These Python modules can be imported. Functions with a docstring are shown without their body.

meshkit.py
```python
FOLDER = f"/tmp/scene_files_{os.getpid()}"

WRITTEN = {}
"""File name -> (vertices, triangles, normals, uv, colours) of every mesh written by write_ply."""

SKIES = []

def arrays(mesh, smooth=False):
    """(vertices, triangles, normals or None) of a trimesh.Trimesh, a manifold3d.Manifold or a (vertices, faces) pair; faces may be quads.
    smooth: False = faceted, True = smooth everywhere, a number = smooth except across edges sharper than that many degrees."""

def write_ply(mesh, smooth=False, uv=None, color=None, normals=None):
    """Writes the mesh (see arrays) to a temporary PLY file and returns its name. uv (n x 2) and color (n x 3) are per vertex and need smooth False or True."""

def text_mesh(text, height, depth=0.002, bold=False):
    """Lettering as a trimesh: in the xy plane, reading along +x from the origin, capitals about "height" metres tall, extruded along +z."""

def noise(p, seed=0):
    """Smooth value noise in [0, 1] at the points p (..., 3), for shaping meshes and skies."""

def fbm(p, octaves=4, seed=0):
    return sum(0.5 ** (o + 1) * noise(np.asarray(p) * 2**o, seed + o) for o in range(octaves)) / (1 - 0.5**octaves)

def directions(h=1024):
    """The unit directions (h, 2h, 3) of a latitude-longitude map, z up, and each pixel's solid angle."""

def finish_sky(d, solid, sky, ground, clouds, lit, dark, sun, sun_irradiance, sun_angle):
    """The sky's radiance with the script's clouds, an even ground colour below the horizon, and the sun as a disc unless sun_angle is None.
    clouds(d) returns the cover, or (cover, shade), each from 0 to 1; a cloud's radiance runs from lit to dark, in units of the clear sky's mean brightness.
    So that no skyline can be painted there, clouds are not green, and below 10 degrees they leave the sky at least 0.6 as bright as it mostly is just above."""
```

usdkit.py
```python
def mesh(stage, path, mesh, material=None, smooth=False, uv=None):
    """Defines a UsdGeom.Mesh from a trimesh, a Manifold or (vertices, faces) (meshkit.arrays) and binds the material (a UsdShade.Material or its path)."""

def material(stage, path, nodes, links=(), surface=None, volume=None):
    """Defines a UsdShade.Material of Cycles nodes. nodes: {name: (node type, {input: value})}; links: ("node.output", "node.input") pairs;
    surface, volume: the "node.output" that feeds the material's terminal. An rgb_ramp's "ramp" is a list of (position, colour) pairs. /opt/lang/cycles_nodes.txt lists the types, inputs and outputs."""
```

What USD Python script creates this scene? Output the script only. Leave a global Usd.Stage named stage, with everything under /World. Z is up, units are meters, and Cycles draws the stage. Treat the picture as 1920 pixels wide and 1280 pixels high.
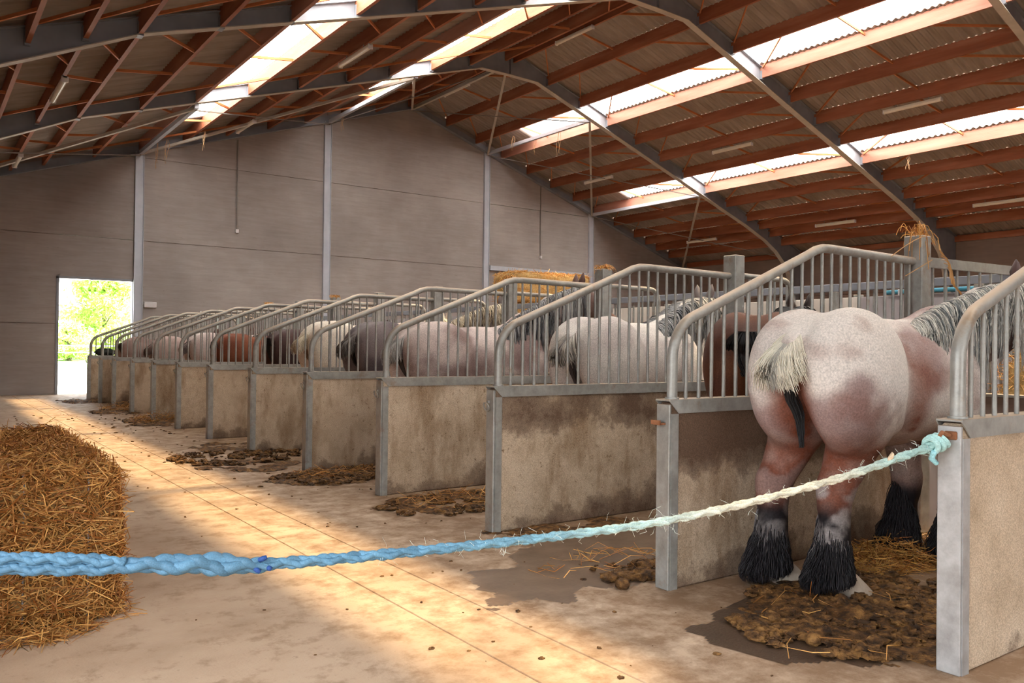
import math
import numpy as np
import trimesh
import shapely.geometry as sg
import meshkit
import usdkit
from pxr import Usd, UsdGeom, UsdLux, UsdShade, Gf, Sdf, Vt

stage = Usd.Stage.CreateInMemory()
UsdGeom.SetStageUpAxis(stage, UsdGeom.Tokens.z)
UsdGeom.SetStageMetersPerUnit(stage, 1.0)
UsdGeom.Xform.Define(stage, '/World')
UsdGeom.Scope.Define(stage, '/World/Looks')

# ---------------------------------------------------------------- camera, sky, sun, exposure
EYE = np.array([0.0, 0.0, 1.5])
YAW, PITCH, ROLL, FPIX = 0.6244, 0.0082, 0.0109, 1560.0
EXPOSURE = -1.2
SKY = 5.0
SUN = 26000.0
SUN_DIR = np.array([-0.488, 0.0625, -1.0])        # the way sunlight travels


def camera_axes():
    fw = np.array([math.sin(YAW) * math.cos(PITCH), math.cos(YAW) * math.cos(PITCH), math.sin(PITCH)])
    rt = np.array([math.cos(YAW), -math.sin(YAW), 0.0])
    up = np.cross(rt, fw)
    c, s = math.cos(ROLL), math.sin(ROLL)
    return c * rt + s * up, -s * rt + c * up, fw


RT, UP, FW = camera_axes()
cam = UsdGeom.Camera.Define(stage, '/World/camera')
cam.AddTransformOp().Set(Gf.Matrix4d(*RT, 0, *UP, 0, *(-FW), 0, *EYE, 1))
cam.CreateHorizontalApertureAttr(36.0)
cam.CreateVerticalApertureAttr(24.0)
cam.CreateFocalLengthAttr(FPIX / 1920 * 36.0)
cam.CreateExposureAttr(EXPOSURE)
cam.CreateClippingRangeAttr(Gf.Vec2f(0.05, 2000))

dome = UsdLux.DomeLight.Define(stage, '/World/sky')
dome.CreateIntensityAttr(SKY)
dome.CreateColorAttr(Gf.Vec3f(0.93, 0.97, 1.0))
sun = UsdLux.DistantLight.Define(stage, '/World/sun')
sun.CreateIntensityAttr(SUN)
sun.CreateAngleAttr(2.4)
sun.CreateColorAttr(Gf.Vec3f(1.0, 0.95, 0.88))
zl = -SUN_DIR / np.linalg.norm(SUN_DIR)
xl = np.cross([0, 1, 0], zl)
xl /= np.linalg.norm(xl)
yl = np.cross(zl, xl)
sun.AddTransformOp().Set(Gf.Matrix4d(*xl, 0, *yl, 0, *zl, 0, 0, 0, 30, 1))

# ---------------------------------------------------------------- helpers
_names = {}


def numbered(parent, name):
    key = (parent, name)
    n = _names.get(key, 0)
    _names[key] = n + 1
    return f'{parent}/{name}' if n == 0 else f'{parent}/{name}_{n:03d}'


def tag(prim, label=None, cat=None, group=None, kind=None):
    for k, v in (('label', label), ('category', cat), ('group', group), ('kind', kind)):
        if v:
            prim.SetCustomDataByKey(k, v)
    return prim


def thing(name, label=None, cat=None, loc=(0, 0, 0), rotz=0.0, group=None, kind=None):
    x = UsdGeom.Xform.Define(stage, numbered('/World', name))
    x.AddTranslateOp().Set(Gf.Vec3d(*map(float, loc)))
    if rotz:
        x.AddRotateZOp().Set(math.degrees(rotz))
    tag(x.GetPrim(), label, cat, group, kind)
    return x.GetPrim()


def put(name, mesh, mat, parent=None, smooth=False, color=None, label=None, cat=None, group=None, kind=None):
    base = '/World' if parent is None else str(parent.GetPath())
    m = usdkit.mesh(stage, numbered(base, name), mesh, mat, smooth)
    if color is not None:
        UsdGeom.PrimvarsAPI(m).CreatePrimvar('displayColor', Sdf.ValueTypeNames.Color3fArray, 'vertex').Set(
            Vt.Vec3fArray.FromNumpy(np.asarray(color, np.float32)))
    tag(m.GetPrim(), label, cat, group, kind)
    return m.GetPrim()


def dup(src, loc, rotz=0.0, label=None, group=None):
    d = src.GetCustomData()
    name = src.GetName().rstrip('0123456789').rstrip('_')
    p = thing(name, label or d.get('label'), d.get('category'), loc, rotz, group or d.get('group'))
    p.GetReferences().AddInternalReference(src.GetPath())
    p.SetInstanceable(True)
    return p


class MB:
    """Collects boxes, bars, tubes and sheets into one mesh."""

    def __init__(self):
        self.v, self.f, self.n = [], [], 0

    def add(self, v, f):
        v, f = np.asarray(v, float), np.asarray(f, int)
        if f.shape[1] == 4:
            f = np.vstack([f[:, [0, 1, 2]], f[:, [0, 2, 3]]])
        self.v.append(v)
        self.f.append(f + self.n)
        self.n += len(v)
        return self

    def mesh(self):
        return np.vstack(self.v), np.vstack(self.f)

    def box(self, a, b):
        x0, y0, z0 = a
        x1, y1, z1 = b
        v = [(x, y, z) for x in (x0, x1) for y in (y0, y1) for z in (z0, z1)]
        return self.add(v, [[0, 1, 3, 2], [4, 6, 7, 5], [0, 4, 5, 1], [2, 3, 7, 6], [0, 2, 6, 4], [1, 5, 7, 3]])

    def bbox(self, a, b, c=0.006):
        """A box with chamfered edges."""
        lo, hi = np.minimum(a, b).astype(float), np.maximum(a, b).astype(float)
        c = min(c, 0.45 * (hi - lo).min())
        pts = []
        for sx in (0, 1):
            for sy in (0, 1):
                for sz in (0, 1):
                    p = np.array([(lo, hi)[s][k] for k, s in enumerate((sx, sy, sz))])
                    d = np.array([1 - 2 * s for s in (sx, sy, sz)]) * c
                    for k in range(3):
                        q = p + d
                        q[k] = p[k]
                        pts.append(q)
        h = trimesh.convex.convex_hull(np.array(pts))
        return self.add(h.vertices, h.faces)

    def beam(self, p, q, w, h, up=(0, 0, 1)):
        """A rectangular bar from p to q, w wide and h high about its axis."""
        p, q = np.asarray(p, float), np.asarray(q, float)
        d = (q - p) / np.linalg.norm(q - p)
        s = np.cross(d, up)
        s /= np.linalg.norm(s)
        u = np.cross(s, d)
        v = [o + s * a * w / 2 + u * b * h / 2 for o in (p, q) for a, b in ((-1, -1), (1, -1), (1, 1), (-1, 1))]
        return self.add(v, [[0, 1, 2, 3], [7, 6, 5, 4], [0, 4, 5, 1], [1, 5, 6, 2], [2, 6, 7, 3], [3, 7, 4, 0]])

    def tube(self, pts, r, n=10, caps=True):
        pts = np.asarray(pts, float)
        r = np.broadcast_to(np.asarray(r, float), (len(pts),))
        t = np.gradient(pts, axis=0)
        t /= np.linalg.norm(t, axis=1, keepdims=True)
        ref = np.array([0, 0, 1.0]) if abs(t[0][2]) < 0.9 else np.array([1.0, 0, 0])
        s = np.cross(t[0], ref)
        rings = []
        a = np.arange(n) / n * 2 * np.pi
        for k in range(len(pts)):
            s = s - t[k] * (s @ t[k])
            s /= np.linalg.norm(s)
            u = np.cross(t[k], s)
            rings.append(pts[k] + r[k] * (np.cos(a)[:, None] * s + np.sin(a)[:, None] * u))
        v = np.vstack(rings)
        i = np.arange(n)
        j = (i + 1) % n
        f = np.vstack([np.stack([k * n + i, k * n + j, (k + 1) * n + j, (k + 1) * n + i], 1) for k in range(len(pts) - 1)])
        f = np.vstack([f[:, [0, 1, 2]], f[:, [0, 2, 3]]])
        if caps:
            c0, c1 = len(v), len(v) + 1
            v = np.vstack([v, pts[0], pts[-1]])
            f = np.vstack([f, np.stack([np.full(n, c0), j, i], 1), np.stack([np.full(n, c1), (len(pts) - 1) * n + i, (len(pts) - 1) * n + j], 1)])
        return self.add(v, f)


def strands(pts, r, colors=None, sides=3):
    """Many thin tapering tubes: pts (N, M, 3), r (N,) or (N, M), colors (N, 3)."""
    pts = np.asarray(pts, float)
    N, M = pts.shape[:2]
    r = np.asarray(r, float)
    r = np.broadcast_to(r[:, None] if r.ndim == 1 else r, (N, M))
    t = np.gradient(pts, axis=1)
    t /= np.maximum(np.linalg.norm(t, axis=2, keepdims=True), 1e-9)
    ref = np.where(np.abs(t[:, :1, 2:]) > 0.85, np.array([1.0, 0.2, 0]), np.array([0.1, 0, 1.0]))
    s = np.cross(t, np.broadcast_to(ref, t.shape))
    s /= np.maximum(np.linalg.norm(s, axis=2, keepdims=True), 1e-9)
    u = np.cross(t, s)
    a = np.arange(sides) / sides * 2 * np.pi
    ring = pts[:, :, None] + r[:, :, None, None] * (np.cos(a)[:, None] * s[:, :, None] + np.sin(a)[:, None] * u[:, :, None])
    v = ring.reshape(-1, 3)
    base = (np.arange(N) * M * sides)[:, None, None] + (np.arange(M - 1) * sides)[None, :, None]
    i = np.arange(sides)
    j = (i + 1) % sides
    q = np.stack(np.broadcast_arrays(base + i, base + j, base + sides + j, base + sides + i), -1).reshape(-1, 4)
    f = np.vstack([q[:, [0, 1, 2]], q[:, [0, 2, 3]]])
    c = None if colors is None else np.repeat(np.asarray(colors, float), M * sides, axis=0)
    return (v, f), c


def polyprism(poly, axis, a, b):
    """Extrudes a shapely polygon (plane coordinates: the two other axes in order) along axis 0/1 between a and b."""
    m = trimesh.creation.extrude_polygon(poly, b - a, engine='earcut')
    v = np.array(m.vertices)
    if axis == 1:                                   # polygon is (x, z)
        w = np.stack([v[:, 0], b - v[:, 2], v[:, 1]], 1)
    elif axis == 0:                                 # polygon is (y, z)
        w = np.stack([a + v[:, 2], v[:, 0], v[:, 1]], 1)
    else:
        w = np.stack([v[:, 0], v[:, 1], a + v[:, 2]], 1)
    return w, np.array(m.faces)


def lin(*c):
    """sRGB 0-255 to linear."""
    c = np.asarray(c, float) / 255
    return tuple(np.where(c <= 0.04045, c / 12.92, ((c + 0.055) / 1.055) ** 2.4))


def mat(name, nodes, links=(), surface='p.BSDF'):
    return usdkit.material(stage, f'/World/Looks/{name}', nodes, links, surface=surface)


def noisy(name, c1, c2, scale=4.0, rough=0.8, bump=0.3, detail=6.0, stretch=(1, 1, 1), metallic=0.0, c3=None, spec=0.3, fine=60.0, lo=0.3, hi=0.7):
    """Base colour wandering between two or three tones by noise in world space, with fine relief."""
    ramp = [(lo, c1), (hi, c2)] if c3 is None else [(lo, c1), ((lo + hi) / 2, c2), (hi, c3)]
    n = {'g': ('geometry', {}), 'm': ('mapping', {'scale': stretch}), 'n': ('noise_texture', {'scale': scale, 'detail': detail, 'roughness': 0.62}),
         'r': ('rgb_ramp', {'ramp': ramp}), 'f': ('noise_texture', {'scale': fine, 'detail': 3.0}), 'b': ('bump', {'strength': bump, 'distance': 0.01}),
         'p': ('principled_bsdf', {'roughness': rough, 'metallic': metallic, 'specular_ior_level': spec})}
    l = [('g.position', 'm.vector'), ('m.vector', 'n.vector'), ('n.fac', 'r.fac'), ('r.color', 'p.base_color'), ('m.vector', 'f.vector'), ('f.fac', 'b.height'), ('b.normal', 'p.normal')]
    return mat(name, n, l)


def vertex_mat(name, rough=0.7, spec=0.25, fine=0.0, scale=90.0, translucent=0.0):
    """Takes its colour from the mesh's own displayColor, with a fine flecking."""
    n = {'a': ('attribute', {'attribute': 'displayColor'}), 'p': ('principled_bsdf', {'roughness': rough, 'specular_ior_level': spec})}
    l = []
    if fine:
        n |= {'g': ('geometry', {}), 'n': ('noise_texture', {'scale': scale, 'detail': 4.0, 'roughness': 0.7}), 'mr': ('map_range', {'from_min': 0.3, 'from_max': 0.7, 'to_min': 1 - fine, 'to_max': 1 + fine}),
              'x': ('vector_math', {'math_type': 'scale'})}
        l += [('g.position', 'n.vector'), ('n.fac', 'mr.value'), ('a.color', 'x.vector1'), ('mr.result', 'x.scale'), ('x.vector', 'p.base_color')]
    else:
        l += [('a.color', 'p.base_color')]
    if translucent:
        n |= {'t': ('translucent_bsdf', {}), 'k': ('mix_closure', {'fac': translucent})}
        l += [('a.color', 't.color'), ('p.BSDF', 'k.closure1'), ('t.BSDF', 'k.closure2')]
        return mat(name, n, l, 'k.closure')
    return mat(name, n, l)

# ---------------------------------------------------------------- materials
M = {}
# concrete floor: pale beige, brown dirt trodden out of the stalls, damp specks
M['floor'] = mat('floor_concrete', {
    'g': ('geometry', {}), 'n': ('noise_texture', {'scale': 1.1, 'detail': 8.0, 'roughness': 0.6}),
    'r': ('rgb_ramp', {'ramp': [(0.30, (0.375, 0.258, 0.172)), (0.5, (0.475, 0.342, 0.238)), (0.70, (0.55, 0.415, 0.302))]}),
    'n2': ('noise_texture', {'scale': 5.0, 'detail': 8.0, 'roughness': 0.7}),
    'sx': ('separate_xyz', {}), 'mx': ('map_range', {'from_min': 1.2, 'from_max': 4.6, 'to_min': -0.04, 'to_max': 0.25, 'clamp': True}),
    'ad': ('math', {'math_type': 'add'}), 'dr': ('rgb_ramp', {'ramp': [(0.50, (0, 0, 0)), (0.58, (0.35, 0.35, 0.35)), (0.74, (0.95, 0.95, 0.95))]}),
    'mix': ('mix_color', {'b': (0.235, 0.14, 0.078)}),
    'n3': ('noise_texture', {'scale': 26.0, 'detail': 5.0, 'roughness': 0.7}), 'sr': ('rgb_ramp', {'ramp': [(0.63, (0, 0, 0)), (0.75, (0.75, 0.75, 0.75))]}),
    'mix2': ('mix_color', {'b': (0.15, 0.09, 0.05)}),
    'f': ('noise_texture', {'scale': 70.0, 'detail': 4.0}), 'b': ('bump', {'strength': 0.25, 'distance': 0.008}),
    'rr': ('map_range', {'from_min': 0.3, 'from_max': 0.7, 'to_min': 0.55, 'to_max': 0.85}),
    'p': ('principled_bsdf', {'specular_ior_level': 0.35})},
    [('g.position', 'n.vector'), ('n.fac', 'r.fac'), ('g.position', 'n2.vector'), ('g.position', 'sx.vector'), ('sx.x', 'mx.value'), ('mx.result', 'ad.value1'),
     ('n2.fac', 'ad.value2'), ('ad.value', 'dr.fac'), ('dr.color', 'mix.fac'), ('r.color', 'mix.a'), ('g.position', 'n3.vector'), ('n3.fac', 'sr.fac'),
     ('sr.color', 'mix2.fac'), ('mix.result', 'mix2.a'), ('mix2.result', 'p.base_color'), ('g.position', 'f.vector'), ('f.fac', 'b.height'), ('b.normal', 'p.normal'),
     ('n2.fac', 'rr.value'), ('rr.result', 'p.roughness')])
M['joint'] = noisy('floor_joint', (0.17, 0.12, 0.08), (0.24, 0.17, 0.115))


def wall_concrete(name, c1, c2, c3):
    return mat(name, {
        'g': ('geometry', {}), 'm': ('mapping', {'scale': (0.9, 0.9, 9.0)}), 'm2': ('mapping', {'scale': (0.9, 1.0, 3.5), 'rotation': (0, 0.55, 0)}),
        'n': ('noise_texture', {'scale': 1.3, 'detail': 7.0, 'roughness': 0.65}), 'n2': ('noise_texture', {'scale': 0.35, 'detail': 5.0, 'roughness': 0.6}),
        'mx': ('math', {'math_type': 'multiply_add', 'value2': 0.4}), 'r': ('rgb_ramp', {'ramp': [(0.45, c1), (0.68, c2), (0.9, c3)]}),
        'v': ('noise_texture', {'scale': 6.0, 'detail': 6.0, 'roughness': 0.75}), 'vr': ('rgb_ramp', {'ramp': [(0.24, (0.45, 0.45, 0.45)), (0.40, (0, 0, 0))]}),
        'mk': ('mix_color', {'b': (c1[0] * 0.55, c1[1] * 0.52, c1[2] * 0.5)}), 'b': ('bump', {'strength': 0.35, 'distance': 0.012}),
        'p': ('principled_bsdf', {'roughness': 0.9, 'specular_ior_level': 0.2})},
        [('g.position', 'm.vector'), ('g.position', 'm2.vector'), ('m.vector', 'n.vector'), ('g.position', 'n2.vector'), ('n.fac', 'mx.value1'), ('n2.fac', 'mx.value3'),
         ('mx.value', 'r.fac'), ('m2.vector', 'v.vector'), ('v.fac', 'vr.fac'), ('vr.color', 'mk.fac'), ('r.color', 'mk.a'), ('mk.result', 'p.base_color'), ('n.fac', 'b.height'), ('b.normal', 'p.normal')])


M['wall'] = wall_concrete('wall_panel_concrete', (0.225, 0.192, 0.180), (0.285, 0.248, 0.236), (0.36, 0.32, 0.305))
M['wall2'] = wall_concrete('side_wall_concrete', (0.20, 0.15, 0.125), (0.25, 0.19, 0.16), (0.30, 0.235, 0.20))
M['frame'] = noisy('painted_steel_frame', (0.20, 0.21, 0.24), (0.27, 0.285, 0.325), scale=2.0, rough=0.5, bump=0.05, spec=0.4)
M['flange'] = noisy('beige_steel_flange', (0.40, 0.36, 0.31), (0.50, 0.45, 0.39), scale=3.0, rough=0.6, bump=0.05)  # paler, warmer tone than the frame steel
M['column'] = noisy('pale_steel_column', (0.40, 0.42, 0.48), (0.48, 0.50, 0.56), scale=2.0, rough=0.5, bump=0.05)
M['timber'] = noisy('stained_timber_purlin', (0.22, 0.066, 0.032), (0.31, 0.105, 0.052), scale=3.0, rough=0.65, bump=0.2, stretch=(1, 0.12, 1), c3=(0.40, 0.17, 0.10))
M['timber_lit'] = noisy('skylit_timber_purlin', (0.33, 0.14, 0.095), (0.46, 0.24, 0.18), scale=3.0, rough=0.65, bump=0.2, stretch=(1, 0.12, 1))  # lit copy of the purlin timber: skylight glare painted in as a paler tone
M['timber2'] = noisy('stained_timber_brace', (0.42, 0.14, 0.05), (0.55, 0.20, 0.08), scale=3.0, rough=0.65, bump=0.1)
M['sheet'] = noisy('fibre_cement_sheet', (0.25, 0.205, 0.175), (0.36, 0.305, 0.265), scale=1.5, rough=0.9, bump=0.15, stretch=(0.5, 2.5, 1))
M['sky_sheet'] = mat('translucent_roof_sheet', {
    'g': ('geometry', {}), 'n': ('noise_texture', {'scale': 2.0, 'detail': 4.0}), 'r': ('rgb_ramp', {'ramp': [(0.3, (0.80, 0.80, 0.78)), (0.7, (0.88, 0.88, 0.87))]}),
    't': ('translucent_bsdf', {}), 'c': ('transparent_bsdf', {'color': (1.0, 0.78, 0.44)}), 'd': ('diffuse_bsdf', {'color': (0.6, 0.6, 0.58)}),
    'k1': ('mix_closure', {'fac': 0.135}), 'k2': ('mix_closure', {'fac': 0.12})},
    [('g.position', 'n.vector'), ('n.fac', 'r.fac'), ('r.color', 't.color'), ('t.BSDF', 'k1.closure1'), ('c.BSDF', 'k1.closure2'), ('k1.closure', 'k2.closure1'), ('d.BSDF', 'k2.closure2')], 'k2.closure')
M['lamp_body'] = noisy('cream_lamp_housing', (0.62, 0.57, 0.47), (0.70, 0.65, 0.55), rough=0.5, bump=0.02)
M['lamp_lens'] = noisy('cream_lamp_diffuser', (0.66, 0.60, 0.50), (0.74, 0.68, 0.58), rough=0.35, bump=0.02)
M['white_plastic'] = noisy('white_plastic', (0.68, 0.66, 0.68), (0.74, 0.72, 0.74), rough=0.4, bump=0.02)
M['cable'] = noisy('grey_cable', (0.20, 0.18, 0.17), (0.26, 0.23, 0.21), rough=0.6, bump=0.02)

# galvanised steel of the stalls, with straw dust lying on what faces upwards and rust blooms
def galvanised(name, k, rust):
    return mat(name, {
    'g': ('geometry', {}), 'n': ('noise_texture', {'scale': 9.0, 'detail': 6.0, 'roughness': 0.7}), 'v': ('voronoi_texture', {'scale': 45.0}),
    'r': ('rgb_ramp', {'ramp': [(0.3, (0.25 * k, 0.245 * k, 0.225 * k ** 1.3)), (0.7, (0.42 * k, 0.415 * k, 0.39 * k ** 1.3))]}),
    'n2': ('noise_texture', {'scale': 4.0, 'detail': 7.0, 'roughness': 0.75}), 'rr': ('rgb_ramp', {'ramp': [(0.56 + rust, (0, 0, 0)), (0.72 + rust, (0.7, 0.7, 0.7))]}),
    'rust': ('mix_color', {'b': (0.26, 0.15, 0.075)}), 'sz': ('separate_xyz', {}),
    'dz': ('map_range', {'from_min': 0.25, 'from_max': 0.85, 'to_min': 0.0, 'to_max': 0.85, 'clamp': True}), 'dust': ('mix_color', {'b': (0.40, 0.285, 0.19)}),
    'ra': ('map_range', {'from_min': 0.3, 'from_max': 0.7, 'to_min': 0.35, 'to_max': 0.6}),
    'p': ('principled_bsdf', {'metallic': 0.35, 'specular_ior_level': 0.45})},
    [('g.position', 'n.vector'), ('g.position', 'n2.vector'), ('n.fac', 'r.fac'), ('n2.fac', 'rr.fac'), ('rr.color', 'rust.fac'), ('r.color', 'rust.a'), ('g.normal', 'sz.vector'),
     ('sz.z', 'dz.value'), ('dz.result', 'dust.fac'), ('rust.result', 'dust.a'), ('dust.result', 'p.base_color'), ('n.fac', 'ra.value'), ('ra.result', 'p.roughness')])


M['steel'] = galvanised('galvanised_stall_steel', 1.0, 0.0)
M['steel_clean_lit'] = galvanised('clean_doorlit_galvanised_steel', 1.22, 0.06)  # less rust; doorway sky light painted in as brighter, bluer steel
# cast stall walls
def stall_concrete(name, tide, dark, spl=0.0):
    """Cast beige concrete with brown splashes, drips and a grimy foot; tide: how strongly a dark ragged band hangs below the rail."""
    return mat(name, {
        'g': ('geometry', {}), 'n': ('noise_texture', {'scale': 2.6, 'detail': 9.0, 'roughness': 0.68}),
        'r': ('rgb_ramp', {'ramp': [(0.32, (0.42, 0.315, 0.215)), (0.52, (0.54, 0.42, 0.305)), (0.70, (0.64, 0.52, 0.395))]}),
        'm': ('mapping', {'scale': (2.2, 1.0, 0.7)}), 'n2': ('noise_texture', {'scale': 1.5, 'detail': 8.0, 'roughness': 0.68}),
        'r2': ('rgb_ramp', {'ramp': [(0.47 + spl, (0, 0, 0)), (0.57 + spl, (0.45, 0.45, 0.45)), (0.70 + spl, (0.9, 0.9, 0.9))]}), 'k2': ('mix_color', {'b': (0.25, 0.155, 0.085)}),
        'n3': ('noise_texture', {'scale': 20.0, 'detail': 6.0, 'roughness': 0.8}), 'r3': ('rgb_ramp', {'ramp': [(0.58 + spl * 0.6, (0, 0, 0)), (0.68 + spl * 0.6, (0.85, 0.85, 0.85))]}), 'k3': ('mix_color', {'b': (0.17, 0.10, 0.05)}),
        's': ('separate_xyz', {}), 'mz': ('map_range', {'from_min': 0.0, 'from_max': 0.42, 'to_min': 0.28, 'to_max': -0.10, 'clamp': True}),
        'mx': ('map_range', {'from_min': 4.1, 'from_max': 6.2, 'to_min': -0.04, 'to_max': 0.16, 'clamp': True}), 'a1': ('math', {'math_type': 'add'}), 'a2': ('math', {'math_type': 'add'}),
        'mt': ('map_range', {'from_min': 0.50, 'from_max': 0.92, 'to_min': -0.2, 'to_max': tide, 'clamp': True}), 'mm': ('math', {'math_type': 'maximum'}),
        'r4': ('rgb_ramp', {'ramp': [(0.64 - dark, (0, 0, 0)), (0.72 - dark, (0.6, 0.6, 0.6)), (0.88 - dark, (0.95, 0.95, 0.95))]}), 'k4': ('mix_color', {'b': (0.12, 0.07, 0.045)}),
        'f': ('noise_texture', {'scale': 130.0, 'detail': 3.0}), 'b': ('bump', {'strength': 0.5, 'distance': 0.006}), 'fr': ('rgb_ramp', {'ramp': [(0.35, (0.75, 0.75, 0.75)), (0.65, (1.15, 1.15, 1.15))]}),
        'mu': ('mix_color', {'blend_type': 'multiply', 'fac': 1.0}), 'p': ('principled_bsdf', {'roughness': 0.85, 'specular_ior_level': 0.2})},
        [('g.position', 'n.vector'), ('n.fac', 'r.fac'), ('g.position', 'm.vector'), ('m.vector', 'n2.vector'), ('n2.fac', 'r2.fac'), ('r2.color', 'k2.fac'), ('r.color', 'k2.a'),
         ('g.position', 'n3.vector'), ('n3.fac', 'r3.fac'), ('r3.color', 'k3.fac'), ('k2.result', 'k3.a'), ('g.position', 's.vector'), ('s.z', 'mz.value'), ('s.x', 'mx.value'), ('s.z', 'mt.value'),
         ('mz.result', 'a1.value1'), ('mx.result', 'a1.value2'), ('a1.value', 'mm.value1'), ('mt.result', 'mm.value2'), ('mm.value', 'a2.value1'), ('n.fac', 'a2.value2'), ('a2.value', 'r4.fac'), ('r4.color', 'k4.fac'), ('k3.result', 'k4.a'),
         ('k4.result', 'mu.a'), ('g.position', 'f.vector'), ('f.fac', 'fr.fac'), ('fr.color', 'mu.b'), ('mu.result', 'p.base_color'), ('f.fac', 'b.height'), ('b.normal', 'p.normal')])


M['stall'] = stall_concrete('stained_stall_concrete', -0.2, 0.0)
M['stall_tide'] = stall_concrete('tide_marked_stall_concrete', 0.50, 0.02)
M['stall_half'] = stall_concrete('half_stained_stall_concrete', 0.26, 0.03)
M['stall_clean'] = stall_concrete('clean_stall_concrete', -0.3, -0.16, 0.16)
M['stall_dark'] = stall_concrete('dark_stained_stall_concrete', -0.1, 0.16)
M['rust'] = noisy('rusty_iron', (0.20, 0.075, 0.03), (0.32, 0.14, 0.07), scale=20, rough=0.8)
M['straw'] = vertex_mat('straw_stalks', rough=0.5, spec=0.35, translucent=0.18)
M['straw_core'] = noisy('straw_mass', (0.10, 0.05, 0.018), (0.26, 0.14, 0.05), scale=30, rough=0.9, bump=0.8, fine=140, c3=(0.36, 0.21, 0.08))
M['hay_core'] = noisy('hay_mass', (0.34, 0.20, 0.07), (0.56, 0.37, 0.15), scale=25, rough=0.9, bump=0.8, fine=120)
M['dung'] = noisy('dung_and_litter', (0.030, 0.014, 0.006), (0.12, 0.055, 0.016), scale=16, rough=0.75, bump=1.0, fine=60, c3=(0.27, 0.135, 0.04), lo=0.36, hi=0.66)
M['wet'] = noisy('wet_floor_stain', (0.115, 0.07, 0.043), (0.21, 0.135, 0.088), scale=5, rough=0.4, bump=0.1, spec=0.5)
M['coat'] = vertex_mat('horse_coat', rough=0.65, spec=0.2, fine=0.30, scale=85.0)
M['hair'] = vertex_mat('horse_hair', rough=0.5, spec=0.35)
M['hoof'] = noisy('pale_hoof_horn', (0.42, 0.34, 0.27), (0.58, 0.50, 0.41), scale=14, rough=0.6, bump=0.2, stretch=(1, 1, 0.3))
M['eye'] = mat('dark_eye', {'p': ('principled_bsdf', {'base_color': (0.012, 0.008, 0.006), 'roughness': 0.08})})
M['rope'] = vertex_mat('braided_rope', rough=0.55, spec=0.3, fine=0.25, scale=160)
M['white_board'] = noisy('white_stall_board', (0.66, 0.60, 0.54), (0.76, 0.70, 0.64), scale=2, rough=0.5, bump=0.03)
M['grey_board'] = noisy('grey_stall_board', (0.33, 0.30, 0.31), (0.41, 0.38, 0.39), scale=2, rough=0.6, bump=0.05)
M['blue_pipe'] = noisy('blue_plastic_pipe', (0.05, 0.24, 0.34), (0.08, 0.30, 0.42), rough=0.4, bump=0.02)
M['yard'] = noisy('pale_gravel_yard', (0.52, 0.49, 0.44), (0.66, 0.63, 0.58), scale=1.2, rough=0.95)
M['dim_ground'] = noisy('bounce_cutting_ground', (0.06, 0.06, 0.06), (0.10, 0.095, 0.09), scale=3.0)  # unseen ground, made dark to cut the light bounced up to the roof
M['wet_dark'] = noisy('dark_soaked_floor', (0.045, 0.026, 0.016), (0.095, 0.058, 0.036), scale=6, rough=0.35, bump=0.3, spec=0.5)
M['grass'] = noisy('meadow_grass', (0.10, 0.20, 0.03), (0.20, 0.32, 0.06), scale=0.7, rough=0.9)
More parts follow.
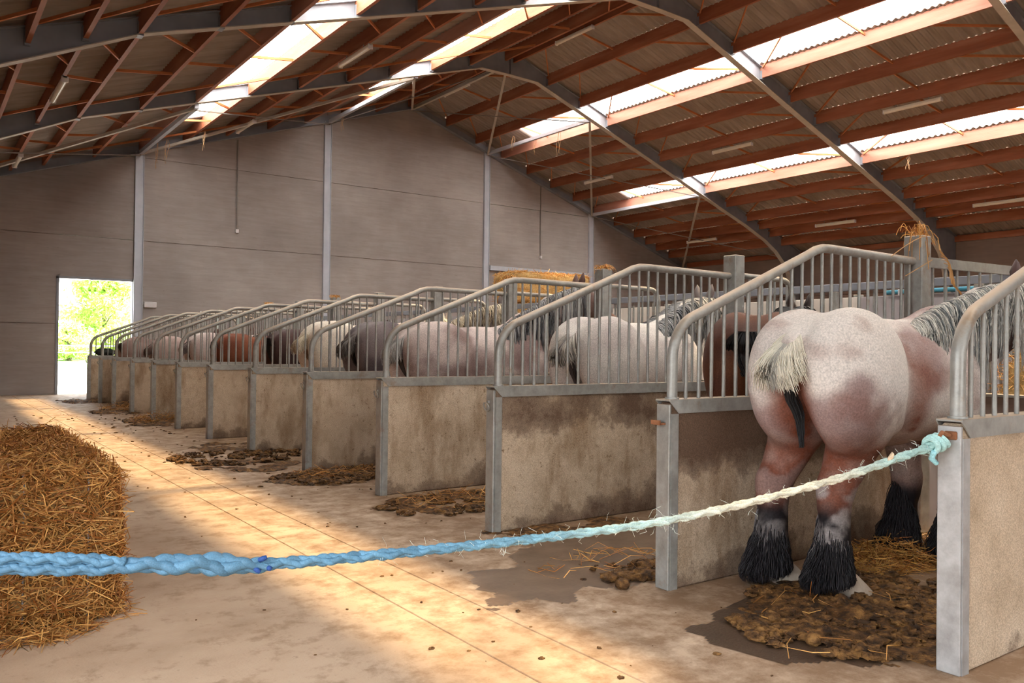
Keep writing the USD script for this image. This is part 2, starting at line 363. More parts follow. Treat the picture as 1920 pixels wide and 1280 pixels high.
M['leaf'] = mat('tree_leaf', {'a': ('attribute', {'attribute': 'displayColor'}), 'd': ('diffuse_bsdf', {}), 't': ('translucent_bsdf', {}), 'k': ('mix_closure', {'fac': 0.5})},
                [('a.color', 'd.color'), ('a.color', 't.color'), ('d.BSDF', 'k.closure1'), ('t.BSDF', 'k.closure2')], 'k.closure')
M['bark'] = noisy('grey_bark', (0.10, 0.08, 0.06), (0.18, 0.15, 0.11), scale=8)
M['tape'] = noisy('white_fence_tape', (0.78, 0.78, 0.76), (0.84, 0.84, 0.82), rough=0.5, bump=0.0)

# ---------------------------------------------------------------- the barn
XR, ZR = 15.08, 10.53                     # ridge: x and the purlins' underside
SL, SR_ = 0.322, 0.342                    # slopes left and right
XL, XE = -0.6, 30.2                       # left and right walls
YN, YF = -4.3, 27.6                       # near and far gable
FRAMES = [27.6, 21.22, 14.85, 8.47, 2.1, -4.28]
DL = [0.16, 1.50, 2.84, 4.18, 5.48, 6.85, 8.19, 9.48, 10.76, 12.08, 12.90, 13.70, 14.6]
DR = [0.16, 1.50, 2.86, 4.10, 5.39, 6.63, 7.87, 9.08, 10.26, 11.50, 12.24, 12.92, 13.76]
PD = 0.33                                 # depth of the purlins
SKYL, SKYR = (2, 6), (2, 6)               # rows glazed with translucent sheet


def zb(x):
    """Underside of the purlins at x."""
    return ZR - (SR_ * (x - XR) if x >= XR else SL * (XR - x))


# floor: slabs with recessed joints over a dark bed
floor = thing('floor', kind='structure')
put('bed', MB().box((XL - 0.3, YN - 0.3, -0.3), (XE + 0.3, YF + 0.3, -0.03)).mesh(), M['joint'], floor)
xs = [XL - 0.3, 2.31, 2.70, 9.2, 16.0, 23.0, XE + 0.3]
for i in range(len(xs) - 1):
    ys = [YN - 0.3, 1.2, 6.33, 11.6, 17.0, 22.3, YF + 0.3] if i < 3 else [YN - 0.3, 8.0, 18.0, YF + 0.3]
    for j in range(len(ys) - 1):
        g = 0.0025
        put('slab', MB().bbox((xs[i] + g, ys[j] + g, -0.05), (xs[i + 1] - g, ys[j + 1] - g, 0.0), 0.004).mesh(), M['floor'], floor)

# far gable wall of concrete panels between steel columns
wall = thing('wall_far', kind='structure')
cols = [XL, 5.62, 11.77, 18.53, 24.05, XE]
zs = [0.0, 2.08, 4.70, 7.28, 12.0]
gable = sg.Polygon([(XL, 0), (XE, 0), (XE, zb(XE) + PD + 0.02), (XR, ZR + PD + 0.02), (XL, zb(XL) + PD + 0.02)])
door_hole = sg.box(3.46, -1, 5.48, 3.43)
door_hole2 = sg.box(18.80, -1, 23.80, 4.62)
for i in range(5):
    for k in range(4):
        g = 0.008
        p = sg.box(cols[i] + g, zs[k] + g, cols[i + 1] - g, zs[k + 1] - g).intersection(gable).difference(door_hole).difference(door_hole2)
        for q in getattr(p, 'geoms', [p]):
            if not q.is_empty and q.area > 0.02:
                put('panel', polyprism(q, 1, YF, YF + 0.16), M['wall'], wall)
mb = MB()
for z in zs[1:4]:
    mb.box((XL, YF + 0.03, z - 0.02), (3.45, YF + 0.15, z + 0.02)).box((5.49, YF + 0.03, z - 0.02), (18.79, YF + 0.15, z + 0.02)).box((23.81, YF + 0.03, z - 0.02), (XE, YF + 0.15, z + 0.02))
for x in cols[1:-1]:
    mb.box((x - 0.05, YF + 0.02, 0), (x + 0.05, YF + 0.14, zb(x) + 0.2))
put('joint_mortar', mb.mesh(), M['wall2'], wall)
for x in cols[1:-1]:
    z1 = zb(x) - 0.05
    mb = MB().box((x - 0.13, YF - 0.06, 0), (x + 0.13, YF + 0.01, z1)).box((x - 0.13, YF - 0.10, 0), (x - 0.115, YF - 0.06, z1)).box((x + 0.115, YF - 0.10, 0), (x + 0.13, YF - 0.06, z1))
    put('column', mb.mesh(), M['column'], wall)
mb = MB()
for xa, xb in ((XL, XR), (XR, XE)):
    mb.beam((xa, YF - 0.12, zb(xa) - 0.10), (xb, YF - 0.12, zb(xb) - 0.10), 0.20, 0.02)
    mb.beam((xa, YF - 0.06, zb(xa) + 0.03), (xb, YF - 0.06, zb(xb) + 0.03), 0.03, 0.26)
put('gable_beam', mb.mesh(), M['frame'], wall)

# open doorway with its steel trim, and a closed sliding door further along
d1 = thing('door_1', kind='structure')
put('frame', MB().box((3.40, YF - 0.02, 0), (3.47, YF + 0.18, 3.47)).box((5.47, YF - 0.02, 0), (5.54, YF + 0.18, 3.47)).box((3.40, YF - 0.02, 3.42), (5.54, YF + 0.18, 3.49)).mesh(), M['frame'], d1)
d2 = thing('door_2', kind='structure')
for i in range(5):
    put('board', MB().bbox((18.8 + i * 1.0 + 0.01, YF + 0.02, 0.02), (19.8 + i * 1.0 - 0.01, YF + 0.08, 4.72)).mesh(), M['wall'], d2)
put('backing', MB().box((18.7, YF + 0.17, 0), (24.0, YF + 0.25, 4.8)).mesh(), M['joint'], d2)
put('track', MB().box((18.7, YF - 0.12, 4.62), (24.0, YF - 0.01, 4.80)).mesh(), M['column'], d2)

# right side wall: concrete panels, eaves left open under the corrugations
wr = thing('wall_right', kind='structure')
yy = [YN] + FRAMES[::-1][1:]
zt = zb(XE) + PD - 0.004
for i in range(len(yy) - 1):
    for z0, z1 in ((0, 1.9), (1.9, 3.8), (3.8, zt)):
        put('panel', MB().bbox((XE, yy[i] + 0.01, z0 + 0.008), (XE + 0.16, yy[i + 1] - 0.01, z1 - 0.004), 0.008).mesh(), M['wall2'], wr)
put('corner_post', MB().box((XE - 0.12, YF - 0.12, 0), (XE + 0.27, YF + 0.2, zt)).mesh(), M['wall2'], wr)
put('backing', MB().box((XE + 0.17, YN, 0), (XE + 0.27, YF, zt - 0.004)).mesh(), M['joint'], wr)
put('eaves_beam', MB().box((XE - 0.10, YN, zt - 0.22), (XE - 0.002, YF - 0.1, zt)).mesh(), M['timber'], wr)
# left side wall with a wide doorway, where the photograph was taken, and the near gable with a tall opening
wl = thing('wall_left', kind='structure')
DOOR_L = (-1.2, 3.7, 3.3)
ztl = zb(XL) + PD
for y0, y1, z0, z1 in ((YN, DOOR_L[0], 0, ztl), (DOOR_L[0], DOOR_L[1], DOOR_L[2], ztl), (DOOR_L[1], 8.47, 0, ztl), (8.47, 14.85, 0, ztl), (14.85, 21.22, 0, ztl), (21.22, YF, 0, ztl)):
    put('panel', MB().bbox((XL - 0.16, y0 + 0.006, z0 + 0.004), (XL, y1 - 0.006, z1), 0.008).mesh(), M['wall'], wl)
wn = thing('wall_near', kind='structure')
near_hole = sg.box(1.8, -1, 5.2, 3.3)
for i in range(5):
    p = sg.box(cols[i] + 0.008, 0, cols[i + 1] - 0.008, 12).intersection(gable).difference(near_hole)
    for q in getattr(p, 'geoms', [p]):
        put('panel', polyprism(q, 1, YN - 0.16, YN), M['wall'], wn)

# ---- roof
ceiling = thing('ceiling', kind='structure')
PITCH_W, AMP = 0.177, 0.026


def corrugated(xa, xb, y0, y1, dz=0.0):
    """One run of corrugated sheet from xa to xb, waves along y."""
    n = int(round((y1 - y0) / PITCH_W * 6))
    y = np.linspace(y0, y1, n + 1)
    w = AMP * np.sin(2 * np.pi * y / PITCH_W)
    v = np.vstack([np.stack([np.full(n + 1, x), y, zb(x) + PD + AMP + w + dz], 1) for x in (xa, xb)])
    i = np.arange(n)
    return v, np.stack([i, i + 1, i + n + 2, i + n + 1], 1)


for side, D, S in ((-1, DL, SKYL), (1, DR, SKYR)):
    edge = XR - XL + 0.5 if side < 0 else XE - XR + 0.6
    E = [0.0] + D[1:] + [edge]
    if side < 0:
        E[-2] = E[-2]
    for r in range(len(E) - 1):
        xa, xb = XR + side * max(E[r] - (0.11 if r - 1 in S else 0.03), 0.0), XR + side * min(E[r + 1] + 0.034, edge)
        if r in S:
            xa, xb = XR + side * (E[r] + 0.03), XR + side * (E[r + 1] + 0.03)
        for b in range(5):
            y1, y0 = FRAMES[b], FRAMES[b + 1]
            if b == 0:
                y1 += 0.25
            if b == 4:
                y0 -= 0.25
            if r in S:
                ye = 25.2 if b == 0 else y1
                put('skylight_sheet', corrugated(xa, xb, y0, ye, 0.012), M['sky_sheet'], ceiling, 60)
                if b == 0:
                    put('roof_sheet', corrugated(xa, xb, ye, y1), M['sheet'], ceiling, 60)
            else:
                put('roof_sheet', corrugated(xa, xb, y0, y1), M['sheet'], ceiling, 60)
    for n_, d in enumerate(D):
        x = XR + side * d
        for b in range(5):
            y1, y0 = FRAMES[b] - 0.02, FRAMES[b + 1] + 0.02
            if b == 0:
                y1 -= 0.12
            put('purlin', MB().box((x - 0.035, y0, zb(x)), (x + 0.035, y1, zb(x) + PD + 0.036)).mesh(), M['timber_lit' if n_ - 1 in S else 'timber'], ceiling)  # purlins below the skylights take the painted-lit timber
    for b in range(4):
        y1, y0 = FRAMES[b] - (0.14 if b == 0 else 0.02), FRAMES[b + 1] + 0.02
        L = FRAMES[b] - FRAMES[b + 1]
        for r in range(len(D) - 1):
            xa, xb = XR + side * D[r], XR + side * D[r + 1]
            for ya, yb in ((y0 + 0.5 * L, y0 + 0.5 * L), (y0 + 0.25 * L, y0 + 0.06), (y1 - 0.25 * L, y1 - 0.06)):
                put('brace', MB().beam((xa, ya, zb(xa) + 0.035), (xb, yb, zb(xb) + PD - 0.05), 0.03, 0.055).mesh(), M['timber2'], ceiling)
put('ridge_cap', MB().beam((XR, YN - 0.3, ZR + PD + 0.10), (XR, YF + 0.3, ZR + PD + 0.10), 0.5, 0.02).mesh(), M['sheet'], ceiling)

# steel portal frames: rafter webs with flanges, deep haunches, columns
FL = {'A': ('grey steel portal frame next before the far gable wall'), 'B': ('grey steel portal frame crossing the middle of the picture'),
      'C': ('grey steel portal frame cutting the top right corner of the picture'), 'D': ('grey steel portal frame overhead at the doorway'), 'E': ('grey steel portal frame against the near gable')}
LOW = [(XL + 0.32, 0.0), (XL + 0.32, 5.05), (1.02, 5.72), (3.04, 6.66), (14.0, 10.06), (XR, 10.06), (16.14, 10.03), (26.57, 6.43), (27.76, 5.95), (28.46, 5.56), (29.1, 5.02), (XE - 0.9, 4.7), (XE - 0.42, 3.4), (XE - 0.38, 0.0)]
TOP = [(XE - 0.02, 0.0), (XE - 0.02, zb(XE) + 0.28), (XR, ZR + 0.31), (XL + 0.02, zb(XL) + 0.28), (XL + 0.02, 0.0)]
web_poly = sg.Polygon(LOW + TOP)
for nm, y in zip('ABCDE', FRAMES[1:]):
    fr = thing('portal_frame', FL[nm], 'steel frame', (0, y, 0))
    put('web', polyprism(web_poly, 1, -0.008, 0.008), M['frame'], fr)
    mb = MB()
    for (xa, za), (xb, zb_) in zip(LOW[:-1], LOW[1:]):
        dx, dz = xb - xa, zb_ - za
        l = math.hypot(dx, dz)
        mb.beam((xa - dx / l * 0.01, 0, za - dz / l * 0.01), (xb + dx / l * 0.01, 0, zb_ + dz / l * 0.01), 0.19, 0.018, up=(-dz / l, 0, dx / l))
    put('lower_flange', mb.mesh(), M['flange'], fr)
    mb = MB()
    mb.beam((XL + 0.02, 0, zb(XL) + 0.28), (XR, 0, ZR + 0.30), 0.18, 0.016).beam((XR, 0, ZR + 0.30), (XE - 0.02, 0, zb(XE) + 0.28), 0.18, 0.016)
    put('upper_flange', mb.mesh(), M['frame'], fr)
    for x in [XR + s * d for s, D in ((-1, DL), (1, DR)) for d in D[1:-1]]:
        mb = MB().box((x - 0.045, -0.09, zb(x) - 0.03), (x + 0.045, 0.09, zb(x) + 0.20))
        put('cleat', mb.mesh(), M['frame'], fr)
    put('apex_stiffener', MB().box((XR - 0.01, -0.09, 10.06), (XR + 0.01, 0.09, ZR + 0.2)).mesh(), M['frame'], fr)

# wind bracing of the last bay: struts under the roof and crossing rods
NODES = [(XL + 0.5), 5.62, 11.77, XR, 18.53, 24.05, XE - 0.4]
NLAB = ['left eaves', 'leftmost gable column', 'second gable column', 'ridge', 'third gable column', 'fourth gable column', 'right eaves']
ya, yb = FRAMES[1], FRAMES[0] - 0.2
for k in range(1, 6):
    x = NODES[k]
    z = zb(x) - 0.09
    put('wind_strut', MB().beam((x, ya, z), (x, yb, z), 0.10, 0.12).mesh(), M['column'] if k != 3 else M['flange'],
        label=f'grey steel strut running from the {NLAB[k]} to the nearest portal frame', cat='strut')
NSH = ['left eaves', 'first column', 'second column', 'ridge', 'third column', 'fourth column', 'right eaves']
for k in range(6):
    for q in (0, 1):                      # a stout angle one way, a thin rod the other way
        g_, a_ = (k + 1 - q, k + q) if k > 1 else (k + q, k + 1 - q)
        x0, x1 = NODES[g_], NODES[a_]
        w = 0.075 if q == 0 else 0.028
        rod = MB().beam((x0, yb + 0.1, zb(x0) - 0.12 - 0.05 * q), (x1, ya + 0.13, zb(x1) - 0.12 - 0.05 * q), w, w)
        put('wind_brace', rod.mesh(), M['flange'] if q == 0 else M['cable'], label=f'{"pale steel angle" if q == 0 else "thin dark rod"} bracing the last bay from gable {NSH[g_]} to frame at {NSH[a_]}', cat='brace')

# ---------------------------------------------------------------- fluorescent lamps hanging under the purlins
def lamp(x, y, z, label, L=1.62):
    t = thing('fluorescent_lamp', label, 'lamp', (x, y, z), 0, None)
    hs = put('housing', MB().bbox((-0.045, -L / 2, 0.0), (0.045, L / 2, 0.05), 0.012).mesh(), M['lamp_body'], t)
    n = 9
    a = np.linspace(np.pi, 2 * np.pi, n)
    prof = sg.Polygon([(0.055 * math.cos(q), 0.065 * math.sin(q)) for q in a])
    put('diffuser', polyprism(prof, 1, -L / 2 + 0.02, L / 2 - 0.02), M['lamp_lens'], t)
    for s in (-1, 1):
        put('end_cap', MB().bbox((-0.06, s * (L / 2 - 0.03), -0.07), (0.06, s * L / 2, 0.05), 0.012).mesh(), M['white_plastic'], t)
        put('hanger', MB().box((-0.008, s * 0.45 - 0.008, 0.05), (0.008, s * 0.45 + 0.008, 0.13)).mesh(), M['cable'], hs)


for x, spots in {2.15: [(17.55, 'cream fluorescent lamp nearest the top left corner of the picture'), (25.0, 'short-looking fluorescent lamp against the gable wall at the left picture edge')],
                 8.15: [(17.6, 'long cream fluorescent lamp between the two roof lights of the left slope'), (25.3, 'fluorescent lamp in front of the gable wall, above the left cable drop')],
                 15.1: [(18.1, 'cream fluorescent lamp under the ridge, the nearer of two'), (24.4, 'cream fluorescent lamp under the ridge close to the gable peak')],
                 21.7: [(11.85, 'bright cream fluorescent lamp between the two roof lights at the upper right'), (17.9, 'cream fluorescent lamp right of the middle, between the two right roof lights'),
                        (24.45, 'cream fluorescent lamp crossing behind the upright wind brace by the gable')],
                 27.35: [(12.1, 'cream fluorescent lamp at the right picture edge, low on the right slope'), (17.8, 'cream fluorescent lamp low on the right slope behind the highest stall rail'),
                         (24.15, 'faint fluorescent lamp low on the right slope close to the dark gable corner')]}.items():
    for y, lab in spots:
        lamp(x, y, zb(x) - 0.13, lab)

# cable drops with switches on the gable wall, and the white box by the doorway
for x, za, zc, lab in ((8.63, 8.28, 5.30, 'thin cable drop ending in a small switch between the first two gable columns'),
                       (21.28, 8.30, 5.36, 'thin cable drop ending in a small switch right of the third gable column')):
    t = thing('cable_drop', lab, 'cable', (x, YF - 0.03, 0))
    put('conduit', MB().tube([(0, 0, zc), (0, 0, za)], 0.022, 8).mesh(), M['cable'], t)
    put('switch', MB().bbox((-0.05, -0.06, zc - 0.10), (0.05, 0.03, zc + 0.02)).mesh(), M['white_plastic'], t)
t = thing('wall_box', 'white junction box on the gable wall right of the open doorway', 'box', (5.98, YF, 2.73))
put('case', MB().bbox((-0.18, -0.09, -0.09), (0.18, 0.0, 0.09), 0.012).mesh(), M['white_plastic'], t)
put('conduit', MB().tube([(-0.21, -0.02, -2.70), (-0.21, -0.02, -0.02), (-0.16, -0.02, 0.0)], 0.018, 8).mesh(), M['cable'], t)

# baling twine dangling from the roof timbers
rng = np.random.default_rng(5)
TW = [((5.9, 26.6), 1.0, 'twine hanging near the leftmost gable column, the left one of a pair'), ((6.1, 26.2), 0.75, 'twine hanging near the leftmost gable column, the right one of a pair'),
      ((7.0, 25.6), 0.75, 'twine hanging below the left roof light close to the gable'), ((11.8, 26.4), 0.8, 'forked twine hanging at the top of the second gable column'),
      ((18.2, 25.3), 0.6, 'frayed twine hanging left of the tall upright brace near the gable'), ((18.55, 24.4), 0.7, 'frayed twine hanging below the sunlit purlin, right slope'), ((18.55, 23.0), 1.1, 'longest tangled twine below the sunlit purlin, right slope'),
      ((24.2, 13.3), 0.45, 'twine dangling below the second roof light at the upper right')]
for (x, y), L, lab in TW:
    z = zb(x) - 0.005
    P = []
    for k in range(3):
        s = np.linspace(0, 1, 8)
        P.append(np.stack([x + rng.normal(0, 0.02) + 0.03 * np.sin(s * 5 + k), y + rng.normal(0, 0.05) * np.ones(8) + 0.02 * np.cos(s * 7 + 2 * k), z - s * L * rng.uniform(0.6, 1)], 1))
    (v, f), c = strands(np.array(P), np.full(3, 0.007), np.tile(lin(190, 150, 110), (3, 1)))
    put('hanging_twine', (v, f), M['straw'], color=c, label=lab, cat='twine')

# ---------------------------------------------------------------- stall partitions
PY = [1.97, 3.69, 5.62, 7.62, 9.58, 11.61, 13.65, 15.60, 17.50, 19.45, 21.45, 23.20, 24.90]
XF, XP = 3.84, 6.86            # front post and back post


def arc(c, r, a0, a1, n=7):
    a = np.radians(np.linspace(a0, a1, n))
    return [(c[0] + r * math.cos(q), 0.0, c[1] + r * math.sin(q)) for q in a]


def partition(label, loc, square, wall_mat='stall', post='steel'):
    """One stall divider, origin on the floor at its front post, running along +x."""
    t = thing('stall_partition', label, 'stall partition', loc, 0, 'stall partitions of the near row')
    H, W, LB = 1.19, 0.055, XP - XF
    put('wall_panel', MB().bbox((0.02, -W + 0.006, 0.0), (LB, W - 0.006, H - 0.02), 0.01).mesh(), M[wall_mat], t)
    # folded channel at the front edge and along the top
    put('front_channel', MB().bbox((-0.006, -W, 0.0), (0.014, W, H - 0.03), 0.004).box((0.012, -W - 0.004, 0.0), (0.075, -W + 0.003, H - 0.09)).box((0.012, W - 0.003, 0.0), (0.075, W + 0.004, H - 0.09)).mesh(), M[post], t)
    p = sg.Polygon([(-0.006, H), (LB, H), (LB, H - 0.088), (0.075, H - 0.088), (-0.006, H - 0.012)])
    put('top_channel', MB().bbox((-0.01, -W - 0.006, H - 0.012), (LB, W + 0.006, H), 0.004).add(*polyprism(p, 1, -W - 0.007, -W - 0.001)).add(*polyprism(p, 1, W + 0.001, W + 0.007)).mesh(), M['steel'], t)
    # handrail: upright, bend, slope to the peak, then back to the post
    x0, xpk, zpk, zend = 0.075, 1.64, 2.275, 2.265
    pts = [(x0, 0, H - 0.005), (x0, 0, 1.44)] + arc((x0 + 0.30, 1.44), 0.30, 180, 118)[1:]
    end = np.array(pts[-1])
    sl = (zpk - 0.03 - end[2]) / (xpk - 0.06 - end[0])
    pts += [(xpk - 0.16, 0, zpk - 0.03 - 0.10 * sl), (xpk - 0.06, 0, zpk - 0.026), (xpk + 0.03, 0, zpk - 0.004), (xpk + 0.14, 0, zpk), (LB - 0.07, 0, zend)]
    pts = np.array(pts)
    put('handrail', MB().tube(pts, 0.034, 14).mesh(), M['steel'], t, 50)
    put('rail_foot', MB().tube([(x0, 0, H - 0.004), (x0, 0, H + 0.012)], 0.045, 14).mesh(), M['steel'], t, 50)
    for x in np.linspace(0.20, LB - 0.13, 23):
        zt_ = np.interp(x, pts[:, 0], pts[:, 2]) if x > 0.36 else np.interp(x, pts[1:, 0], pts[1:, 2])
        put('bar', MB().tube([(x, 0, H - 0.004), (x, 0, zt_)], 0.0125, 8).mesh(), M['steel'], t, 50)
    # back post and the grille beyond it
    put('back_post', MB().bbox((LB - 0.075, -0.08, 0), (LB + 0.075, 0.08, 2.48), 0.008).mesh(), M['steel'], t)
    if square:
        g = [(LB + 0.07, 0, 2.27), (LB + 1.80, 0, 2.30)]
        put('back_rail', MB().beam(g[0], g[1], 0.045, 0.085).box((LB + 1.76, -0.022, 0), (LB + 1.81, 0.022, 2.33)).mesh(), M['steel'], t)
    else:
        g = [(LB + 0.06, 0, 2.28), (LB + 0.80, 0, 2.275)] + arc((LB + 0.80, 2.12), 0.155, 90, 0)[1:] + [(LB + 0.955, 0, 0.0)]
        put('back_rail', MB().tube(g, 0.030, 12).mesh(), M['steel'], t, 50)
    for x in np.arange(LB + 0.25, LB + (1.76 if square else 0.9), 0.21):
        put('bar', MB().tube([(x, 0, 0.75), (x, 0, 2.27)], 0.0125, 8).mesh(), M['steel'], t, 50)
    put('back_board', MB().bbox((LB + 0.07, -0.02, 0), (LB + (1.76 if square else 0.92), 0.02, 0.78)).mesh(), M['grey_board'], t)
    return t


ORD = ['third', 'fourth', 'fifth', 'sixth', 'seventh', 'eighth', 'ninth', 'tenth', 'eleventh', 'twelfth']
LABP = ['nearest concrete stall partition at the right edge, the rope tied to its front post',
        'second stall partition from the right, dark tide mark under its rail and straw on its tall back post'] + \
       [f'{o} stall partition from the right edge, beige concrete under a sloping tube rail' for o in ORD] + \
       ['farthest stall partition, standing beside the open doorway']
pc = partition(LABP[0], (XF + 0.12, PY[0], 0), True, 'stall_clean', 'steel_clean_lit')
pa = partition(LABP[1], (XF, PY[1], 0), True, 'stall_tide')
pb = partition(LABP[2], (XF, PY[2], 0), False, 'stall_half')
pd = partition(LABP[3], (XF, PY[3], 0), False, 'stall')
pe = partition(LABP[10], (XF, PY[10], 0), False, 'stall_dark')
for k in (4, 5, 6, 7, 8, 9, 11, 12):
    dup(pd, (XF, PY[k], 0), 0, LABP[k])
# tie rings and hooks on the front posts
for k in range(1, 13):
    t = thing('tie_ring', ('rusty flat hook on the front post of the second partition from the right' if k == 1 else
              'small steel tie ring on the front post of the farthest partition' if k == 12 else f'small steel tie ring on the front post of the {ORD[k - 2]} partition from the right'),
              'tie ring', (XF - 0.006, PY[k] + 0.02, 1.04))
    if k == 1:
        put('hook', MB().box((-0.05, -0.045, -0.008), (0.0, 0.03, 0.004)).box((-0.055, -0.045, -0.008), (-0.045, 0.03, 0.02)).mesh(), M['rust'], t)
    else:
        a = np.linspace(0, 2 * np.pi, 17)
        put('ring', MB().tube(np.stack([-0.02 - 0.012 * np.sin(a), 0.035 * np.cos(a), 0.035 * np.sin(a) - 0.02], 1), 0.007, 6, caps=False).mesh(), M['steel'], t, 60)
        put('eye_plate', MB().bbox((-0.012, -0.02, 0.005), (0.002, 0.02, 0.035)).mesh(), M['steel'], t)

# feed trough along the heads of the stalls, feed barrier and boarded row behind it
STALL_OF = ['nearest roan horse', 'bay horse', 'pale grey roan horse', 'strawberry roan horse', 'dark grey roan horse', 'cream white horse', 'dark brown horse', 'red chestnut horse', 'white grey horse', 'dull pink roan horse', 'brownish roan horse']
for k in range(11):
    y0, L = PY[k] + 0.10, PY[k + 1] - PY[k] - 0.20
    t = thing('feed_trough', f'dark feed trough with steel rim in front of the {STALL_OF[k]}', 'feed trough', (7.66, y0, 0))
    put('trough', MB().bbox((0, 0, 0), (0.05, L, 1.12)).bbox((0.90, 0, 0), (0.95, L, 1.05)).box((0.05, 0, 0.55), (0.90, L, 0.62)).box((0.05, 0, 0), (0.90, 0.05, 1.0)).box((0.05, L - 0.05, 0), (0.90, L, 1.0)).mesh(), M['wall2'], t)
    put('rim', MB().bbox((-0.02, 0, 1.12), (0.07, L, 1.15)).mesh(), M['steel'], t)
for i, (ya_, yb_) in enumerate(((-3.8, 5.6), (5.64, 15.5), (15.54, 25.0))):
    w = ('nearest', 'middle', 'farthest')[i]
    L = yb_ - ya_
    t = thing('feed_barrier', f'grey steel barrier of short bars behind the feed troughs, {w} length', 'barrier', (8.75, ya_, 0))
    put('rail', MB().bbox((-0.03, 0, 2.20), (0.03, L, 2.29)).mesh(), M['frame'], t)
    put('kerb', MB().bbox((-0.04, 0, 0), (0.04, L, 0.75)).mesh(), M['grey_board'], t)
    for y in np.arange(0.2, L, 0.40):
        put('bar', MB().tube([(0, y, 0.74), (0, y, 2.21)], 0.014, 8).mesh(), M['steel'], t, 50)
    for y in np.arange(0.05, L, 1.95 * 2):
        put('post', MB().bbox((-0.05, y - 0.05, 0), (0.05, y + 0.05, 2.2)).mesh(), M['steel'], t)
BRD = [(-3.5, 2.6, 'white', 'white boarding behind the neck of the nearest horse'), (2.64, 6.5, 'grey', 'grey board under a blue pipe, behind the rump of the nearest horse'), (6.54, 9.4, 'white', 'white boarding behind the second back post from the right'),
       (9.44, 10.1, 'grey', 'narrow bluish grey board right of the pale mane'), (10.14, 15.0, 'white', 'white boarding seen low through the third partition grille'), (15.04, 22.0, 'grey', 'grey boarding far down the feed passage')]
for y0, y1, m, lab in BRD:
    t = thing('stall_board', lab, 'board wall', (10.6, y0, 0))
    n = max(1, int(round((y1 - y0) / 1.3)))
    for i in range(n):
        put('board', MB().bbox((0, i * (y1 - y0) / n + 0.006, 0.05), (0.05, (i + 1) * (y1 - y0) / n - 0.006, 2.26)).mesh(), M['white_board' if m == 'white' else 'grey_board'], t)
    put('post', MB().bbox((0.05, 0, 0), (0.15, 0.1, 2.3)).mesh(), M['steel'], t)
t = thing('blue_pipe', 'blue plastic pipe along the top of the grey board', 'pipe', (10.57, 2.7, 2.30))
put('pipe', MB().tube([(0, 0, 0), (0, 3.4, 0)], 0.03, 10).mesh(), M['blue_pipe'], t, 50)
for y in (0.2, 3.2):
    put('clip', MB().bbox((-0.035, y, -0.045), (0.035, y + 0.03, 0.035)).mesh(), M['white_plastic'], t)

# ---------------------------------------------------------------- horses
def surface_nets(val, lo, h):
    """Vertices and triangles of the zero level of a sampled field (negative inside)."""
    s = val < 0
    n = np.array(val.shape)
    cs = n - 1
    acc = np.zeros((*cs, 3), np.float32)
    cnt = np.zeros(cs, np.float32)
    corner = lambda a, o: a[o[0]:o[0] + cs[0], o[1]:o[1] + cs[1], o[2]:o[2] + cs[2]]
    for ax in range(3):
        others = [k for k in range(3) if k != ax]
        for o1 in (0, 1):
            for o2 in (0, 1):
                a = [0, 0, 0]
                a[others[0]], a[others[1]] = o1, o2
                b = list(a)
                b[ax] = 1
                va, vb = corner(val, a), corner(val, b)
                m = corner(s, a) != corner(s, b)
                t = np.where(m, va / np.where(m, va - vb, 1), 0)
                for k in range(3):
                    acc[..., k] += m * (t if k == ax else a[k])
                cnt += m
    idx = np.full(cs, -1, np.int64)
    on = cnt > 0
    idx[on] = np.arange(on.sum())
    ijk = np.argwhere(on)
    v = (ijk + acc[on] / cnt[on][:, None]) * h + lo
    F = []
    for ax in range(3):
        u, w = (ax + 1) % 3, (ax + 2) % 3
        sl = [slice(0, None)] * 3
        a = np.take(s, range(0, n[ax] - 1), ax)
        b = np.take(s, range(1, n[ax]), ax)
        e = np.argwhere(a != b)
        e = e[(e[:, u] > 0) & (e[:, w] > 0) & (e[:, u] < cs[u]) & (e[:, w] < cs[w])]
        fl = a[e[:, 0], e[:, 1], e[:, 2]]
        q = []
        for du, dw in ((0, 0), (-1, 0), (-1, -1), (0, -1)):
            c = e.copy()
            c[:, u] += du
            c[:, w] += dw
            q.append(idx[c[:, 0], c[:, 1], c[:, 2]])
        q = np.stack(q, 1)
        q[~fl] = q[~fl][:, ::-1]
        F.append(q)
    F = np.vstack(F)
    return v, np.vstack([F[:, [0, 1, 2]], F[:, [0, 2, 3]]])


def sstep(a, b, x):
    t = np.clip((x - a) / (b - a), 0, 1)
    return t * t * (3 - 2 * t)


def mixc(a, b, t):
    return a + (np.asarray(b) - a) * np.asarray(t)[:, None]


def neck_curve(e, phi):
    """Crest and throat points of the neck (elevation e, turned phi to the left, in radians)."""
    B = np.array([1.33, 0, 0])
    C, T = [], []
    for s, arch, dep in ((0.0, 0.0, 0.50), (0.36, 0.05, 0.52), (0.76, 0.085, 0.42), (1.15, 0.03, 0.27)):
        f = phi * min(1.0, 0.3 + 0.8 * s)
        p = B + np.array([s * math.cos(f), s * math.sin(f), 0])
        z = 1.65 + s * math.tan(e) + arch
        C.append(p + [0, 0, z])
        bk = 0.16 * math.sin(e) + 0.10 * s
        T.append(p + np.array([bk * math.cos(f), bk * math.sin(f), z - dep]))
    return np.array(C), np.array(T)


